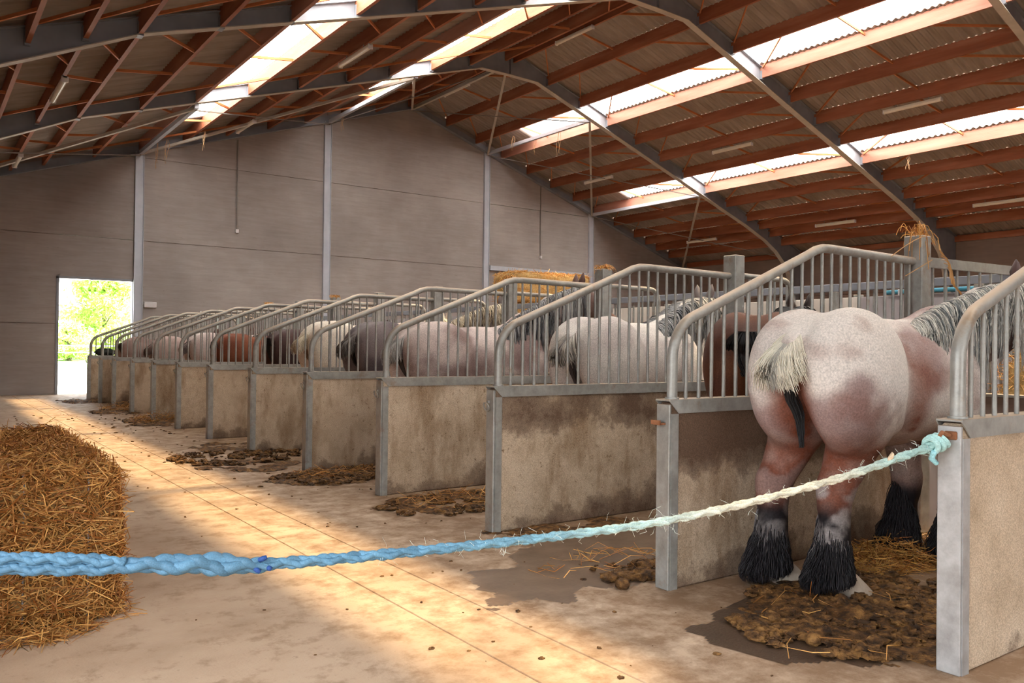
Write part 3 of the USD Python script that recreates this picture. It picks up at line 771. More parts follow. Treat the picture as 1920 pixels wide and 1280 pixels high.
def horse(label, loc, yaw, coat, e=0.35, phi=0.0, hd=0.9, h=0.035, scale=1.0, feet=None, hero=False, mane=None, tail=None, ears=True, toe=0.0):
    feet = feet or dict(hl=(0.46, 0.22), hr=(0.42, -0.22), fl=(1.80, 0.2), fr=(1.86, -0.2))
    C, T = neck_curve(e, phi)
    f = phi
    poll = C[-1] + np.array([0.02 * math.cos(f), 0.02 * math.sin(f), -0.08])
    hdir = np.array([math.cos(f) * math.cos(hd), math.sin(f) * math.cos(hd), -math.sin(hd)])
    hback = np.array([-math.cos(f) * math.sin(hd), -math.sin(f) * math.sin(hd), -math.cos(hd)])
    hside = np.array([-math.sin(f), math.cos(f), 0])
    muz = poll + hdir * 0.62
    ext = np.vstack([C, T, [poll, muz], [[-0.1, -0.55, 0], [2.2, 0.55, 1.8]]])
    lo, hi = ext.min(0) - 0.22, ext.max(0) + 0.2
    lo[2] = 0.03
    n = np.ceil((hi - lo) / h).astype(int) + 1
    G = np.meshgrid(*[(lo[k] + h * np.arange(n[k])).astype(np.float32) for k in range(3)], indexing='ij')

    def ell(c, r, tilt=0.0):
        x, y, z = (G[k] - np.float32(c[k]) for k in range(3))
        if tilt:
            ct, st = np.float32(math.cos(tilt)), np.float32(math.sin(tilt))
            x, z = ct * x + st * z, -st * x + ct * z
        x, y, z = x / np.float32(r[0]), y / np.float32(r[1]), z / np.float32(r[2])
        k0 = np.sqrt(x * x + y * y + z * z)
        k1 = np.sqrt((x / r[0]) ** 2 + (y / r[1]) ** 2 + (z / r[2]) ** 2)
        return k0 * (k0 - 1) / np.maximum(k1, 1e-4)

    def cap(a, b, ra, rb):
        a, b = np.asarray(a, np.float32), np.asarray(b, np.float32)
        d = b - a
        p = [G[k] - a[k] for k in range(3)]
        t = np.clip((p[0] * d[0] + p[1] * d[1] + p[2] * d[2]) / (d @ d), 0, 1)
        return np.sqrt((p[0] - t * d[0]) ** 2 + (p[1] - t * d[1]) ** 2 + (p[2] - t * d[2]) ** 2) - (ra + (rb - ra) * t)

    def sm(a, b, k):
        g = np.maximum(k - np.abs(a - b), 0) / k
        return np.minimum(a, b) - g * g * k * 0.25

    d = ell((1.18, 0, 1.285), (0.80, 0.365, 0.415))                       # barrel
    d = sm(d, ell((1.74, 0, 1.30), (0.36, 0.315, 0.42)), 0.16)              # chest and shoulders
    for s in (1, -1):
        d = sm(d, ell((1.66, s * 0.20, 1.28), (0.24, 0.155, 0.36), -0.25), 0.06)
    d = sm(d, cap((1.05, 0, 1.57), (1.60, 0, 1.60), 0.09, 0.10), 0.14)      # withers
    d = sm(d, cap((0.45, 0, 1.56), (1.15, 0, 1.52), 0.18, 0.15), 0.10)      # loin
    hind = []
    for s, key in ((1, 'hl'), (-1, 'hr')):
        fx, fy = feet[key]
        q = ell((0.47, s * 0.165, 1.41), (0.46, 0.245, 0.36), -0.10)        # croup
        q = sm(q, ell((0.44, s * 0.200, 1.26), (0.41, 0.195, 0.37)), 0.08)  # thigh
        q = sm(q, cap((0.62, s * 0.22, 1.26), (0.76, s * 0.225, 1.08), 0.17, 0.10), 0.08)
        q = sm(q, cap((0.24, s * 0.18, 1.32), (0.40, s * 0.19 * 0.7 + fy * 0.3, 1.00), 0.15, 0.11), 0.09)   # back of the thigh
        hk = np.array([fx - 0.10, fy, 0.60])
        gm = np.array([0.56, s * 0.21 * 0.65 + fy * 0.35, 1.02])
        q = sm(q, cap(gm, hk + [0.03, 0, 0.06], 0.172, 0.108), 0.08)        # gaskin
        q = sm(q, cap(hk + [-0.075, 0, 0.10], hk + [-0.03, 0, -0.06], 0.048, 0.075), 0.06)   # hock
        q = sm(q, cap(hk + [0.02, 0, 0.06], (fx - 0.075, fy, 0.24), 0.100, 0.078), 0.05)
        q = sm(q, cap((fx - 0.08, fy, 0.23), (fx - 0.01, fy, 0.08), 0.078, 0.075), 0.05)
        if hero:
            q = sm(q, cap((fx - 0.12, fy, 0.40), (fx - 0.10, fy, 0.16), 0.066, 0.105), 0.08)
        hind.append(q)
    hh = sm(hind[0], hind[1], 0.02)
    d = sm(d, hh, 0.055)
    d = sm(d, cap((0.06, 0, 1.54), (0.30, 0, 1.64), 0.055, 0.09), 0.07)
    for s, key in ((1, 'fl'), (-1, 'fr')):
        fx, fy = feet[key]
        d = sm(d, cap((1.84, s * 0.19, 1.28), (1.74, s * 0.20, 1.02), 0.17, 0.14), 0.10)
        q = cap((1.76, s * 0.19, 1.02), (fx - 0.03, fy, 0.56), 0.150, 0.098)
        q = sm(q, cap((fx - 0.02, fy, 0.57), (fx - 0.03, fy, 0.48), 0.102, 0.092), 0.04)
        q = sm(q, cap((fx - 0.04, fy, 0.5), (fx - 0.04, fy, 0.22), 0.082, 0.074), 0.05)
        q = sm(q, cap((fx - 0.045, fy, 0.22), (fx + 0.01, fy, 0.08), 0.076, 0.07), 0.05)
        if hero:
            q = sm(q, cap((fx - 0.10, fy, 0.40), (fx - 0.09, fy, 0.16), 0.062, 0.10), 0.06)
        d = sm(d, q, 0.07)
    for k in range(3):
        rc, rt = (0.12, 0.105, 0.09, 0.08), (0.24, 0.20, 0.14, 0.10)
        d = sm(d, cap(C[k] - [0, 0, rc[k]], C[k + 1] - [0, 0, rc[k + 1]], rc[k], rc[k + 1]), 0.10)
        d = sm(d, cap(T[k] + [0, 0, rt[k] * 0.6], T[k + 1] + [0, 0, rt[k + 1] * 0.6], rt[k] * 0.8, rt[k + 1] * 0.85), 0.14)
        mid = (C + T) / 2
        d = sm(d, cap(mid[k], mid[k + 1], 0.155, 0.125), 0.10)
    d = sm(d, cap(poll, poll + hdir * 0.30, 0.115, 0.10), 0.06)
    d = sm(d, cap(poll + hdir * 0.16 + hback * 0.09, poll + hdir * 0.26 + hback * 0.07, 0.115, 0.09), 0.06)
    d = sm(d, cap(poll + hdir * 0.28, muz, 0.095, 0.075), 0.06)
    d = sm(d, cap(muz + hback * 0.05, muz + hback * 0.06 - hdir * 0.05, 0.07, 0.06), 0.05)
    v, fc = surface_nets(d, lo, h)
    v = v * scale
    t = thing('draft_horse', label, 'horse', loc, yaw)
    L = v / scale
    put('body', (v, fc), M['coat'], t, True, coat(L, C, f))
    for key in ('hl', 'hr', 'fl', 'fr'):                                    # hooves
        fx, fy = feet[key]
        a = np.arange(22) / 22 * 2 * np.pi
        rings = []
        for z, rx, ry, ox in ((0.0, 0.125, 0.108, 0.055), (0.012, 0.128, 0.110, 0.055), (0.06, 0.108, 0.095, 0.030), (0.115, 0.082, 0.076, 0.0), (0.125, 0.06, 0.06, 0.0)):
            rings.append(np.stack([fx + ox + rx * np.cos(a), fy + ry * np.sin(a), np.full(22, z)], 1))
        hv = np.vstack(rings)
        if toe:
            ct, st = math.cos(toe), math.sin(toe)
            ox, oy = hv[:, 0] - fx + 0.03, hv[:, 1] - fy
            hv[:, 0], hv[:, 1] = fx - 0.03 + ct * ox - st * oy, fy + st * ox + ct * oy
        hv = hv * scale
        i = np.arange(22)
        j = (i + 1) % 22
        hf = np.vstack([np.stack([k * 22 + i, k * 22 + j, (k + 1) * 22 + j, (k + 1) * 22 + i], 1) for k in range(4)])
        hf = np.vstack([hf[:, [0, 1, 2]], hf[:, [0, 2, 3]], np.stack([np.zeros(20, int), np.arange(2, 22), np.arange(1, 21)], 1)])
        put('hoof', (hv, hf), M['hoof'], t, 50)
    if ears:
        for s in (-1, 1):
            b = poll + hside * s * 0.065 + np.array([0, 0, 0.085]) - hdir * 0.02
            tip = b + np.array([0, 0, 0.17]) + hside * s * 0.035 + np.array([math.cos(f), math.sin(f), 0]) * 0.02
            m = b + (tip - b) * 0.45 + hside * s * 0.012
            col = coat.ear
            ear = MB().tube(np.array([b - [0, 0, 0.03], b, m, b + (tip - b) * 0.8, tip]) * scale, np.array([0.035, 0.045, 0.042, 0.022, 0.004]) * scale, 10)
            vv, ff = ear.mesh()
            put('ear', (vv, ff), M['hair'], t, True, np.tile(col, (len(vv), 1)))
            ev = trimesh.creation.icosphere(2, 0.03 * scale)
            ev.apply_translation((poll + hdir * 0.20 + hside * s * 0.092 - hback * 0.03) * scale)
            put('eye', ev, M['eye'], t, True)
    r = np.random.default_rng(int(loc[1] * 100))
    if mane:
        N, cols, side, ln = mane
        s = np.sort(r.uniform(0, 1, N))
        seg = np.concatenate([[0], np.cumsum(np.linalg.norm(np.diff(C, axis=0), axis=1))])
        root = np.stack([np.interp(s * seg[-1], seg, C[:, k]) for k in range(3)], 1)
        lock = meshkit.noise(np.stack([s * 22, np.zeros(N), np.zeros(N)], 1), 3)
        sd = np.array([-math.sin(f), math.cos(f), 0]) * (np.full((N, 1), side) if side else r.choice([-1.0, 1.0], (N, 1)))
        o = r.uniform(-0.115, 0.05, N)
        root = root + sd * o[:, None] - np.array([0, 0, 1.0]) * (o * o * 4.2 - 0.006)[:, None]
        m = 9
        u = np.linspace(0, 1, m)
        Ls = ln * np.clip(r.normal(0.95, 0.2, N), 0.4, 1.3) * (0.6 + 0.7 * lock) * (1 - 0.4 * sstep(0.2, 0.0, s))
        out = (0.17 + 0.05 * lock + 0.05 * sstep(0.35, 0.0, s) - o + r.normal(0, 0.012, N))[:, None] * np.sin(np.minimum(u * 2.3, 1.57))[None]
        drop = Ls[:, None] * (u ** 1.7)[None] - (0.035 + 0.02 * lock)[:, None] * np.sin(np.minimum(u * 6, np.pi))[None]
        nl = 24 if hero else 14
        pull = ((np.floor(s * nl + 0.3 * lock) + 0.5) / nl - s) * seg[-1] * 0.75
        swing = (0.12 * (lock - 0.5) - 0.05 + pull)[:, None] * (u ** 1.4)[None]
        fwd = np.array([math.cos(f), math.sin(f), 0])
        P = root[:, None] + sd[:, None] * out[..., None] + fwd * swing[..., None] - np.array([0, 0, 1.0]) * drop[..., None]
        P += r.normal(0, 0.006, P.shape) * u[None, :, None]
        w = (0.0035 * scale) * np.array([1, 1.1, 1.1, 1, 1, 0.9, 0.8, 0.6, 0.3])[None] * np.ones((N, 1)) * (1.2 if hero else 2.0)
        cc = np.asarray(cols)
        tt = np.clip(meshkit.noise(np.stack([s * 60, r.uniform(0, 1, N), np.zeros(N)], 1), 9) * 1.5 - 0.25 + 0.45 * sstep(0.4, 0.0, s) * hero + r.normal(0, 0.15, N), 0, 1)
        c = cc[0] + (cc[1] - cc[0]) * tt[:, None]
        g, c = strands(P * scale, w, c)
        put('mane', g, M['hair'], t, True, c)
    if tail:
        kind, cols = tail
        cc = np.asarray(cols)
        if kind == 'tuft':                    # docked tail: a short bushy fan of hair over the dock
            N, m = (2600 if hero else 700), 6
            a, b_ = r.normal(0, 0.42, N), r.uniform(0, 1, N)
            u = np.linspace(0, 1, m)
            root = np.stack([0.10 - 0.12 * b_, 0.05 * np.sin(a), 1.615 - 0.10 * b_], 1)
            Ln = r.uniform(0.17, 0.27, N)
            P = root[:, None] + np.stack([-(0.06 + 0.05 * b_[:, None]) * np.sin(u * 2.2)[None] + 0.0 * a[:, None], (0.125 * np.sin(a))[:, None] * u[None] ** 0.8, -Ln[:, None] * u[None] ** 1.2], -1)
            P += r.normal(0, 0.005, P.shape) * u[None, :, None]
            tt = np.clip(0.5 + 0.5 * np.abs(np.sin(a)) * 1.6 - 0.35 * (np.abs(a) < 0.22) + r.normal(0, 0.2, N), 0, 1)
            c = cc[1] + (cc[0] - cc[1]) * tt[:, None]
            w = np.full((N, m), 0.0028 if hero else 0.006) * np.array([1, 1, 1, 0.9, 0.7, 0.3])
            g, c = strands(P * scale, w * scale, c)
            put('tail_tuft', g, M['hair'], t, True, c)
        # long thin lower tail hanging in the crease between the thighs, or a full tail
        N, m = (520 if kind == 'tuft' else 900), 9
        u = np.linspace(0, 1, m)
        wide = 0.011 if kind == 'tuft' else 0.075 if kind == 'full' else 0.042
        top, ln = (1.48, 0.56) if kind == 'tuft' else (1.60, 0.95 if kind == 'full' else 0.34)
        zz = top - ln * u
        near = np.abs(L[:, 1]) < 0.045
        back_x = np.array([L[near & (np.abs(L[:, 2] - z) < 0.05), 0].min(initial=0.5) for z in zz])
        back_x = np.minimum(back_x, 0.20)
        a = r.normal(0, 1, N)
        shape = np.array([1.2, 1.5, 1.4, 1.2, 1.0, 0.8, 0.6, 0.45, 0.3]) if kind == 'tuft' else (np.array([0.5, 0.8, 1, 1.1, 1.1, 1, 0.9, 0.8, 0.6]) if kind == 'full' else np.array([0.5, 0.8, 1, 1.1, 1.1, 1, 0.8, 0.6, 0.3]))
        P = np.stack([back_x[None] + 0.004 - np.abs(r.normal(0, 0.012, (N, 1))) + 0 * u[None], (a * wide)[:, None] * shape[None] + (0.022 * np.sin(u * 3.1))[None], top - ln * r.uniform(0.85, 1, N)[:, None] * u[None]], -1)
        dk = cc[2] * r.uniform(0.6, 1.7, N)[:, None]
        g, c = strands(P * scale, np.full((N, m), 0.0035 if hero else 0.006) * scale, dk)
        put('tail', g, M['hair'], t, True, c)
    if hero:
        for key in ('hl', 'hr', 'fl', 'fr'):                                # long feathering over the hooves
            fx, fy = feet[key]
            N, m = 2200, 6
            u = np.linspace(0, 1, m)
            a = r.uniform(0, 2 * np.pi, N)
            back = 0.5 - 0.5 * np.cos(a - toe)                              # 1 at the heel
            z0 = 0.15 + 0.40 * r.uniform(0, 1, N) ** 1.3 * (0.45 + 0.55 * back)
            w_ = sstep(0.50, 0.16, z0)
            rad = 0.070 + 0.030 * w_
            cx = fx - 0.085 - 0.02 * w_
            ln = r.uniform(0.14, 0.26, N) * (0.45 + 0.55 * back)
            ln = np.clip(ln, 0.04, np.maximum(z0 - 0.02 - 0.085 * (1 - back), 0.04))
            fl = r.uniform(0.02, 0.085, N) * (0.35 + 0.85 * back) * (0.5 + 0.6 * w_)
            rr = rad[:, None] + fl[:, None] * np.sin(u * 2.2)[None]
            P = np.stack([cx[:, None] + rr * np.cos(a)[:, None], fy + rr * np.sin(a)[:, None], z0[:, None] - ln[:, None] * u[None]], -1)
            P += r.normal(0, 0.004, P.shape) * u[None, :, None]
            c = np.asarray(lin(34, 30, 34)) * r.uniform(0.5, 1.5, N)[:, None]
            c = mixc(c, np.array(lin(120, 114, 114)), 0.8 * (r.uniform(0, 1, N) < 0.55 * sstep(0.30, 0.5, z0)) * (fx < 1.0))
            w = np.full((N, m), 0.0032) * np.array([1, 1, 0.9, 0.8, 0.6, 0.3])
            g, c = strands(P, w, c)
            put('feathering', g, M['hair'], t, True, c)
    return t


class Coat:
    """Coat colours over the body: two roan tones, warm patches, dark points."""

    def __init__(self, base, second, warm, points, head, scale=2.2, warm_amt=0.5, bias=0.5, seed=1, head_from=1.75, leg_z=(0.42, 0.66), roan=None):
        self.b, self.s, self.w, self.p, self.h = (np.asarray(lin(*x)) for x in (base, second, warm, points, head))
        self.sc, self.wa, self.bias, self.seed, self.hf, self.lz, self.roan = scale, warm_amt, bias, seed, head_from, leg_z, roan
        self.ear = self.h

    def __call__(self, P, C, f):
        n = meshkit.fbm(P * self.sc + 7.3 * self.seed, 4, self.seed)
        n2 = meshkit.fbm(P * self.sc * 2.7 + 3.1, 4, self.seed + 4)
        x, y, z = P.T
        c = mixc(np.tile(self.b, (len(P), 1)), self.s, sstep(self.bias - 0.12, self.bias + 0.14, n))
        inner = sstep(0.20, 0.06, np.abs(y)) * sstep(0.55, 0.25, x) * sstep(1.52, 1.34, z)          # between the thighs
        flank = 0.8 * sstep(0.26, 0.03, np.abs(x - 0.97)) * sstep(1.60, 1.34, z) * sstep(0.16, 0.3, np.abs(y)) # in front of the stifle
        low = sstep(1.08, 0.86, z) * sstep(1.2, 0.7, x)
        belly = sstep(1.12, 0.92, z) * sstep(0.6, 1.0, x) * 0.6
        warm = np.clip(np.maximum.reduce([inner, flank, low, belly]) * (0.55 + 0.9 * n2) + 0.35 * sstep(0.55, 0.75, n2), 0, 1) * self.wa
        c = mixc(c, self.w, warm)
        q = x + 0.15 * (n - 0.5) + 0.25 * (1.5 - z)
        c = mixc(c, self.h, 0.92 * sstep(self.hf - 0.35, self.hf + 0.25, q) * sstep(0.7, 1.0, z))
        pts = sstep(self.lz[1], self.lz[0], z + 0.16 * (n2 - 0.5))
        c = mixc(c, self.p, pts)
        if self.roan is not None:                                              # pale patches on the upper cannons and hocks
            m = sstep(0.46, 0.60, n2) * sstep(0.22, 0.40, z) * sstep(0.95, 0.7, z) * sstep(1.3, 0.9, x) * (0.45 + 0.55 * sstep(0.2, 0.05, y))
            c = mixc(c, np.asarray(lin(*self.roan)), 0.85 * m)
        return c


BLK, GRY, WHT, CRM = lin(30, 27, 27), lin(112, 114, 116), lin(214, 208, 198), lin(205, 192, 168)
hero_coat = Coat((212, 203, 196), (150, 126, 122), (122, 68, 48), (34, 30, 33), (74, 50, 48), scale=2.2, warm_amt=1.0, bias=0.51, seed=2, head_from=1.95, leg_z=(0.46, 0.62), roan=(160, 152, 150))
horse('nearest draft horse, pale pinkish roan with white docked tail and black feathered legs', (4.17, 3.04, 0), 0.045, hero_coat, e=0.28, phi=-0.36, hd=1.05, h=0.02,
      feet=dict(hl=(0.47, 0.33), hr=(0.56, -0.05), fl=(1.92, 0.20), fr=(2.00, -0.14)), hero=True, toe=-0.6,
      mane=(8000, (lin(88, 93, 95), lin(200, 195, 186)), -1, 0.38), tail=('tuft', (lin(232, 224, 206), lin(150, 147, 140), np.array(lin(40, 40, 42)))))
HORSES = [
    ('bay draft horse with a black docked tail, in the stall behind the nearest horse', (5.25, 4.18), 0.46, Coat((100, 58, 36), (78, 46, 34), (118, 72, 42), (24, 20, 20), (44, 30, 26), seed=3, head_from=2.1), 0.16, 0.0, 0.5, 1.03,
     (1200, (lin(22, 20, 21), lin(52, 48, 48)), 0, 0.32), ('short', (BLK, BLK, np.array(lin(20, 17, 17))))),
    ('pale grey roan draft horse with a grey tail tuft, third from the right', (5.30, 6.42), 0.18, Coat((214, 207, 200), (190, 180, 175), (160, 132, 120), (60, 52, 52), (112, 102, 100), seed=4, warm_amt=0.25, head_from=2.05), 0.30, 0.0, 0.5, 1.04,
     (3600, (lin(88, 89, 92), lin(150, 148, 147)), 0, 0.52), ('tuft', (lin(176, 168, 158), lin(98, 92, 90), np.array(lin(70, 62, 62))))),
    ('strawberry roan draft horse with a grey mane turning its head to the right', (4.50, 8.52), 0.0, Coat((200, 184, 178), (134, 112, 108), (108, 84, 80), (40, 34, 34), (92, 64, 56), seed=5, warm_amt=0.6, bias=0.5, head_from=2.0), 0.46, -0.22, 0.6, 1.02,
     (2600, (lin(84, 84, 88), lin(156, 154, 154)), -1, 0.46), ('tuft', (lin(165, 160, 155), lin(88, 84, 84), np.array(lin(58, 50, 50))))),
    ('dark grey roan draft horse with a pale blond mane', (4.85, 10.55), 0.06, Coat((120, 108, 108), (88, 78, 80), (92, 72, 70), (30, 27, 28), (100, 88, 86), seed=6, warm_amt=0.3), 0.32, -0.1, 0.6, 1.05,
     (800, (lin(150, 132, 108), lin(206, 190, 164)), -1, 0.3), ('tuft', (lin(120, 112, 106), lin(70, 64, 64), np.array(lin(34, 30, 30))))),
    ('cream white draft horse with a creamy tail', (4.98, 12.55), 0.05, Coat((226, 216, 200), (210, 192, 176), (178, 138, 118), (120, 100, 88), (200, 186, 172), seed=7, warm_amt=0.35, head_from=2.4), 0.12, 0.0, 0.5, 1.08,
     (600, (lin(190, 176, 150), lin(226, 216, 198)), -1, 0.28), ('tuft', (lin(222, 210, 186), lin(176, 150, 120), np.array(lin(140, 104, 80))))),
    ('dark brown draft horse with a black tail, beyond the cream one', (5.12, 14.60), 0.05, Coat((74, 52, 50), (58, 42, 42), (96, 60, 48), (22, 19, 20), (56, 40, 38), seed=8), 0.15, 0.0, 0.5, 1.02,
     (500, (BLK, lin(56, 50, 48)), -1, 0.28), ('full', (BLK, BLK, np.array(lin(20, 18, 18))))),
    ('red chestnut draft horse with a black tail swept aside', (4.75, 16.55), 0.05, Coat((122, 68, 44), (104, 54, 36), (130, 76, 48), (40, 26, 22), (98, 54, 36), seed=9), 0.15, 0.0, 0.5, 0.98,
     (400, (lin(96, 56, 36), lin(150, 100, 70)), -1, 0.26), ('full', (BLK, BLK, np.array(lin(22, 19, 19))))),
    ('white grey draft horse far down the row, left of the chestnut', (4.75, 18.50), 0.05, Coat((208, 196, 190), (186, 168, 162), (130, 96, 88), (60, 48, 46), (160, 140, 134), seed=10, warm_amt=0.4), 0.15, 0.0, 0.5, 1.0,
     (300, (BLK, lin(70, 66, 66)), -1, 0.26), ('tuft', (lin(120, 104, 98), lin(76, 66, 62), np.array(lin(52, 42, 40))))),
    ('dull pink roan draft horse, second from the far end of the row', (4.45, 20.45), 0.03, Coat((172, 150, 143), (142, 118, 111), (116, 88, 80), (52, 40, 38), (120, 90, 82), seed=11), 0.15, 0.0, 0.5, 0.96,
     None, ('tuft', (lin(120, 96, 88), lin(76, 60, 56), np.array(lin(60, 44, 42))))),
    ('brownish roan draft horse at the far end of the row', (4.15, 22.35), 0.03, Coat((158, 134, 127), (120, 97, 91), (104, 78, 70), (48, 36, 34), (110, 82, 74), seed=12), 0.15, 0.0, 0.5, 0.95,
     None, ('full', (BLK, BLK, np.array(lin(44, 32, 30))))),
]
for lab, (x, y), yw, ct, e_, ph, hd_, sc, mn, tl in HORSES:
    horse(lab, (x, y, 0), yw, ct, e=e_, phi=ph, hd=hd_, h=0.032 if y < 10 else 0.042, scale=sc, mane=mn, tail=tl)

# ---------------------------------------------------------------- straw, dung, rope
def pix_ray(u, v):
    d = RT * (u - 960) / FPIX + UP * (640 - v) / FPIX + FW
    return d


def fl(u, v, z=0.0):
    """The floor point that the photograph shows at (u, v)."""
    d = pix_ray(u, v)
    return EYE + d * (z - EYE[2]) / d[2]


STRAW_D, STRAW_L = np.array(lin(156, 92, 36)), np.array(lin(236, 184, 108))


def straw_mesh(root, dirs, L, rad, rng, lo=STRAW_D, hi=STRAW_L, bend=0.12, power=1.0):
    N = len(root)
    dirs = dirs / np.linalg.norm(dirs, axis=1, keepdims=True)
    u = np.array([-0.5, 0.0, 0.5])
    P = root[:, None] + dirs[:, None] * (L[:, None] * u[None])[..., None]
    P[:, 1] += rng.normal(0, 1, (N, 3)) * (bend * L)[:, None]
    t = rng.uniform(0, 1, N) ** power
    c = lo + (hi - lo) * t[:, None]
    c *= rng.uniform(0.75, 1.15, (N, 1))
    return strands(P, np.stack([rad * 0.8, rad, rad * 0.6], 1), c)


def bale(label, loc, size, rotz, seed, N, core='straw_core', lo=STRAW_D, hi=STRAW_L, rnd=0.09, group=None, faces='FRTLB', twines=4, rad=0.0028, length=(0.06, 0.26)):
    """A big square bale: origin at its base centre, long side along y."""
    r = np.random.default_rng(seed)
    t = thing('straw_bale', label, 'straw bale', loc, rotz, group)
    sx, sy, sz = size
    b = trimesh.creation.box((2, 2, 2))
    for _ in range(5):
        b = b.subdivide()
    v = np.array(b.vertices)
    inner = np.array([sx, sy, sz]) / 2 - rnd
    p = v * np.array([sx, sy, sz]) / 2
    q = np.clip(p, -inner, inner)
    d = p - q
    n = np.linalg.norm(d, axis=1, keepdims=True)
    p = np.where(n > 1e-6, q + d / np.maximum(n, 1e-6) * np.minimum(n, rnd), p)
    nrm = p / (np.array([sx, sy, sz]) / 2)
    nrm = np.sign(nrm) * np.abs(nrm) ** 6
    nrm /= np.linalg.norm(nrm, axis=1, keepdims=True)
    p = p + nrm * ((meshkit.fbm(p * 5 + seed, 4, seed) - 0.5) * 0.07)[:, None]
    p[:, 2] = np.maximum(p[:, 2] + sz / 2, 0.0)
    put('bale_core', (p, b.faces), M[core], t, True)
    FD = {'F': ((0, -1, 0), 1.0 * sx * sz), 'R': ((1, 0, 0), sy * sz), 'T': ((0, 0, 1), sx * sy), 'L': ((-1, 0, 0), 0.25 * sy * sz), 'B': ((0, 1, 0), 0.3 * sx * sz)}
    tot = sum(FD[k][1] for k in faces)
    root, dirs = [], []
    for k in faces:
        nv, w = FD[k]
        m = int(N * w / tot)
        nv = np.array(nv, float)
        c = r.uniform(-1, 1, (m, 3)) * np.array([sx, sy, sz]) / 2
        ax = int(np.argmax(np.abs(nv)))
        c[:, ax] = nv[ax] * np.array([sx, sy, sz])[ax] / 2
        qq = np.clip(c, -inner, inner)
        dd = c - qq
        nn = np.linalg.norm(dd, axis=1, keepdims=True)
        c = np.where(nn > 1e-6, qq + dd / np.maximum(nn, 1e-6) * np.minimum(nn, rnd), c)
        c += nv * ((meshkit.fbm(c * 5 + seed, 4, seed) - 0.5) * 0.07 + r.uniform(-0.012, 0.016, m))[:, None]
        tang = r.normal(0, 1, (m, 3))
        tang[:, ax] *= 0.22
        if k in 'FLB':
            tang[:, 2] *= 0.55
        if k == 'R':
            tang[:, 2] *= 1.5
        c[:, 2] += sz / 2
        root.append(c)
        dirs.append(tang)
    root, dirs = np.vstack(root), np.vstack(dirs)
    root[:, 2] = np.maximum(root[:, 2], 0.01)
    L = r.uniform(*length, len(root))
    g, c = straw_mesh(root, dirs, L, rad * r.uniform(0.6, 1.3, len(root)), r, lo, hi, power=1.6)
    g[0][:, 2] = np.maximum(g[0][:, 2], 0.002)
    put('loose_straw', g, M['straw'], t, False, c, kind='stuff')
    for k in range(twines):
        x = -sx / 2 + sx * (k + 0.5) / twines
        loop = [(x, -sy / 2 + 0.004, 0.02), (x, -sy / 2 - 0.004, sz * 0.5), (x, -sy / 2 + 0.01, sz - 0.05), (x, -sy / 2 + 0.06, sz + 0.002), (x, sy / 2 - 0.06, sz + 0.002), (x, sy / 2 - 0.01, sz - 0.05), (x, sy / 2, 0.02)]
        mm = MB().tube(loop, 0.005, 6)
        put('twine', mm.mesh(), M['cable'], t)
    return t


bale('big straw bale in the left foreground beside the sunlit aisle', (0.33, 6.28, 0), (1.22, 2.56, 0.80), 0.0, 11, 34000, rnd=0.10, rad=0.0034, length=(0.05, 0.24))
rb = np.random.default_rng(21)


def litter(name, label, cat, cx, cy, rx, ry, N, hgt, seed, rot=0.0, lo=STRAW_D, hi=STRAW_L, L=(0.06, 0.24), rad=0.0026, power=1.2, z0=0.004):
    r = np.random.default_rng(seed)
    a, q = r.uniform(0, 2 * np.pi, N), np.sqrt(r.uniform(0, 1, N))
    x, y = q * np.cos(a) * rx, q * np.sin(a) * ry
    c, s = math.cos(rot), math.sin(rot)
    z = z0 + hgt * np.maximum(0, 1 - q * q) * r.uniform(0, 1, N)
    root = np.stack([cx + c * x - s * y, cy + s * x + c * y, z], 1)
    d = r.normal(0, 1, (N, 3)) * [1, 1, 0.18 if hgt < 0.05 else 0.35]
    g, col = straw_mesh(root, d, r.uniform(*L, N), rad * r.uniform(0.7, 1.3, N), r, lo, hi, power=power)
    g[0][:, 2] = np.maximum(g[0][:, 2], 0.0015)
    return put(name, g, M['straw'], None, False, col, label=label, cat=cat, kind='stuff')


p = fl(45, 1190)
litter('scattered_straw', 'loose straw strewn on the floor in front of the big bale', 'straw', p[0] - 0.12, p[1] + 0.05, 0.46, 0.26, 900, 0.05, 31, rot=-0.3)
litter('scattered_straw', 'loose straw on the floor along the aisle side of the big bale', 'straw', 0.97, 5.35, 0.07, 0.45, 130, 0.03, 32)
litter('scattered_straw', 'loose straw heap behind the big bale at the left picture edge', 'straw', 0.9, 9.6, 0.5, 0.9, 700, 0.12, 33)
litter('bedding_straw', 'golden bedding straw under the forelegs of the nearest horse', 'straw', 5.85, 3.25, 0.75, 0.30, 1600, 0.16, 34, hi=np.array(lin(228, 180, 100)))
litter('bedding_straw', 'golden bedding straw further in beside the right foreleg of the nearest horse', 'straw', 6.45, 2.85, 0.45, 0.5, 700, 0.22, 35)


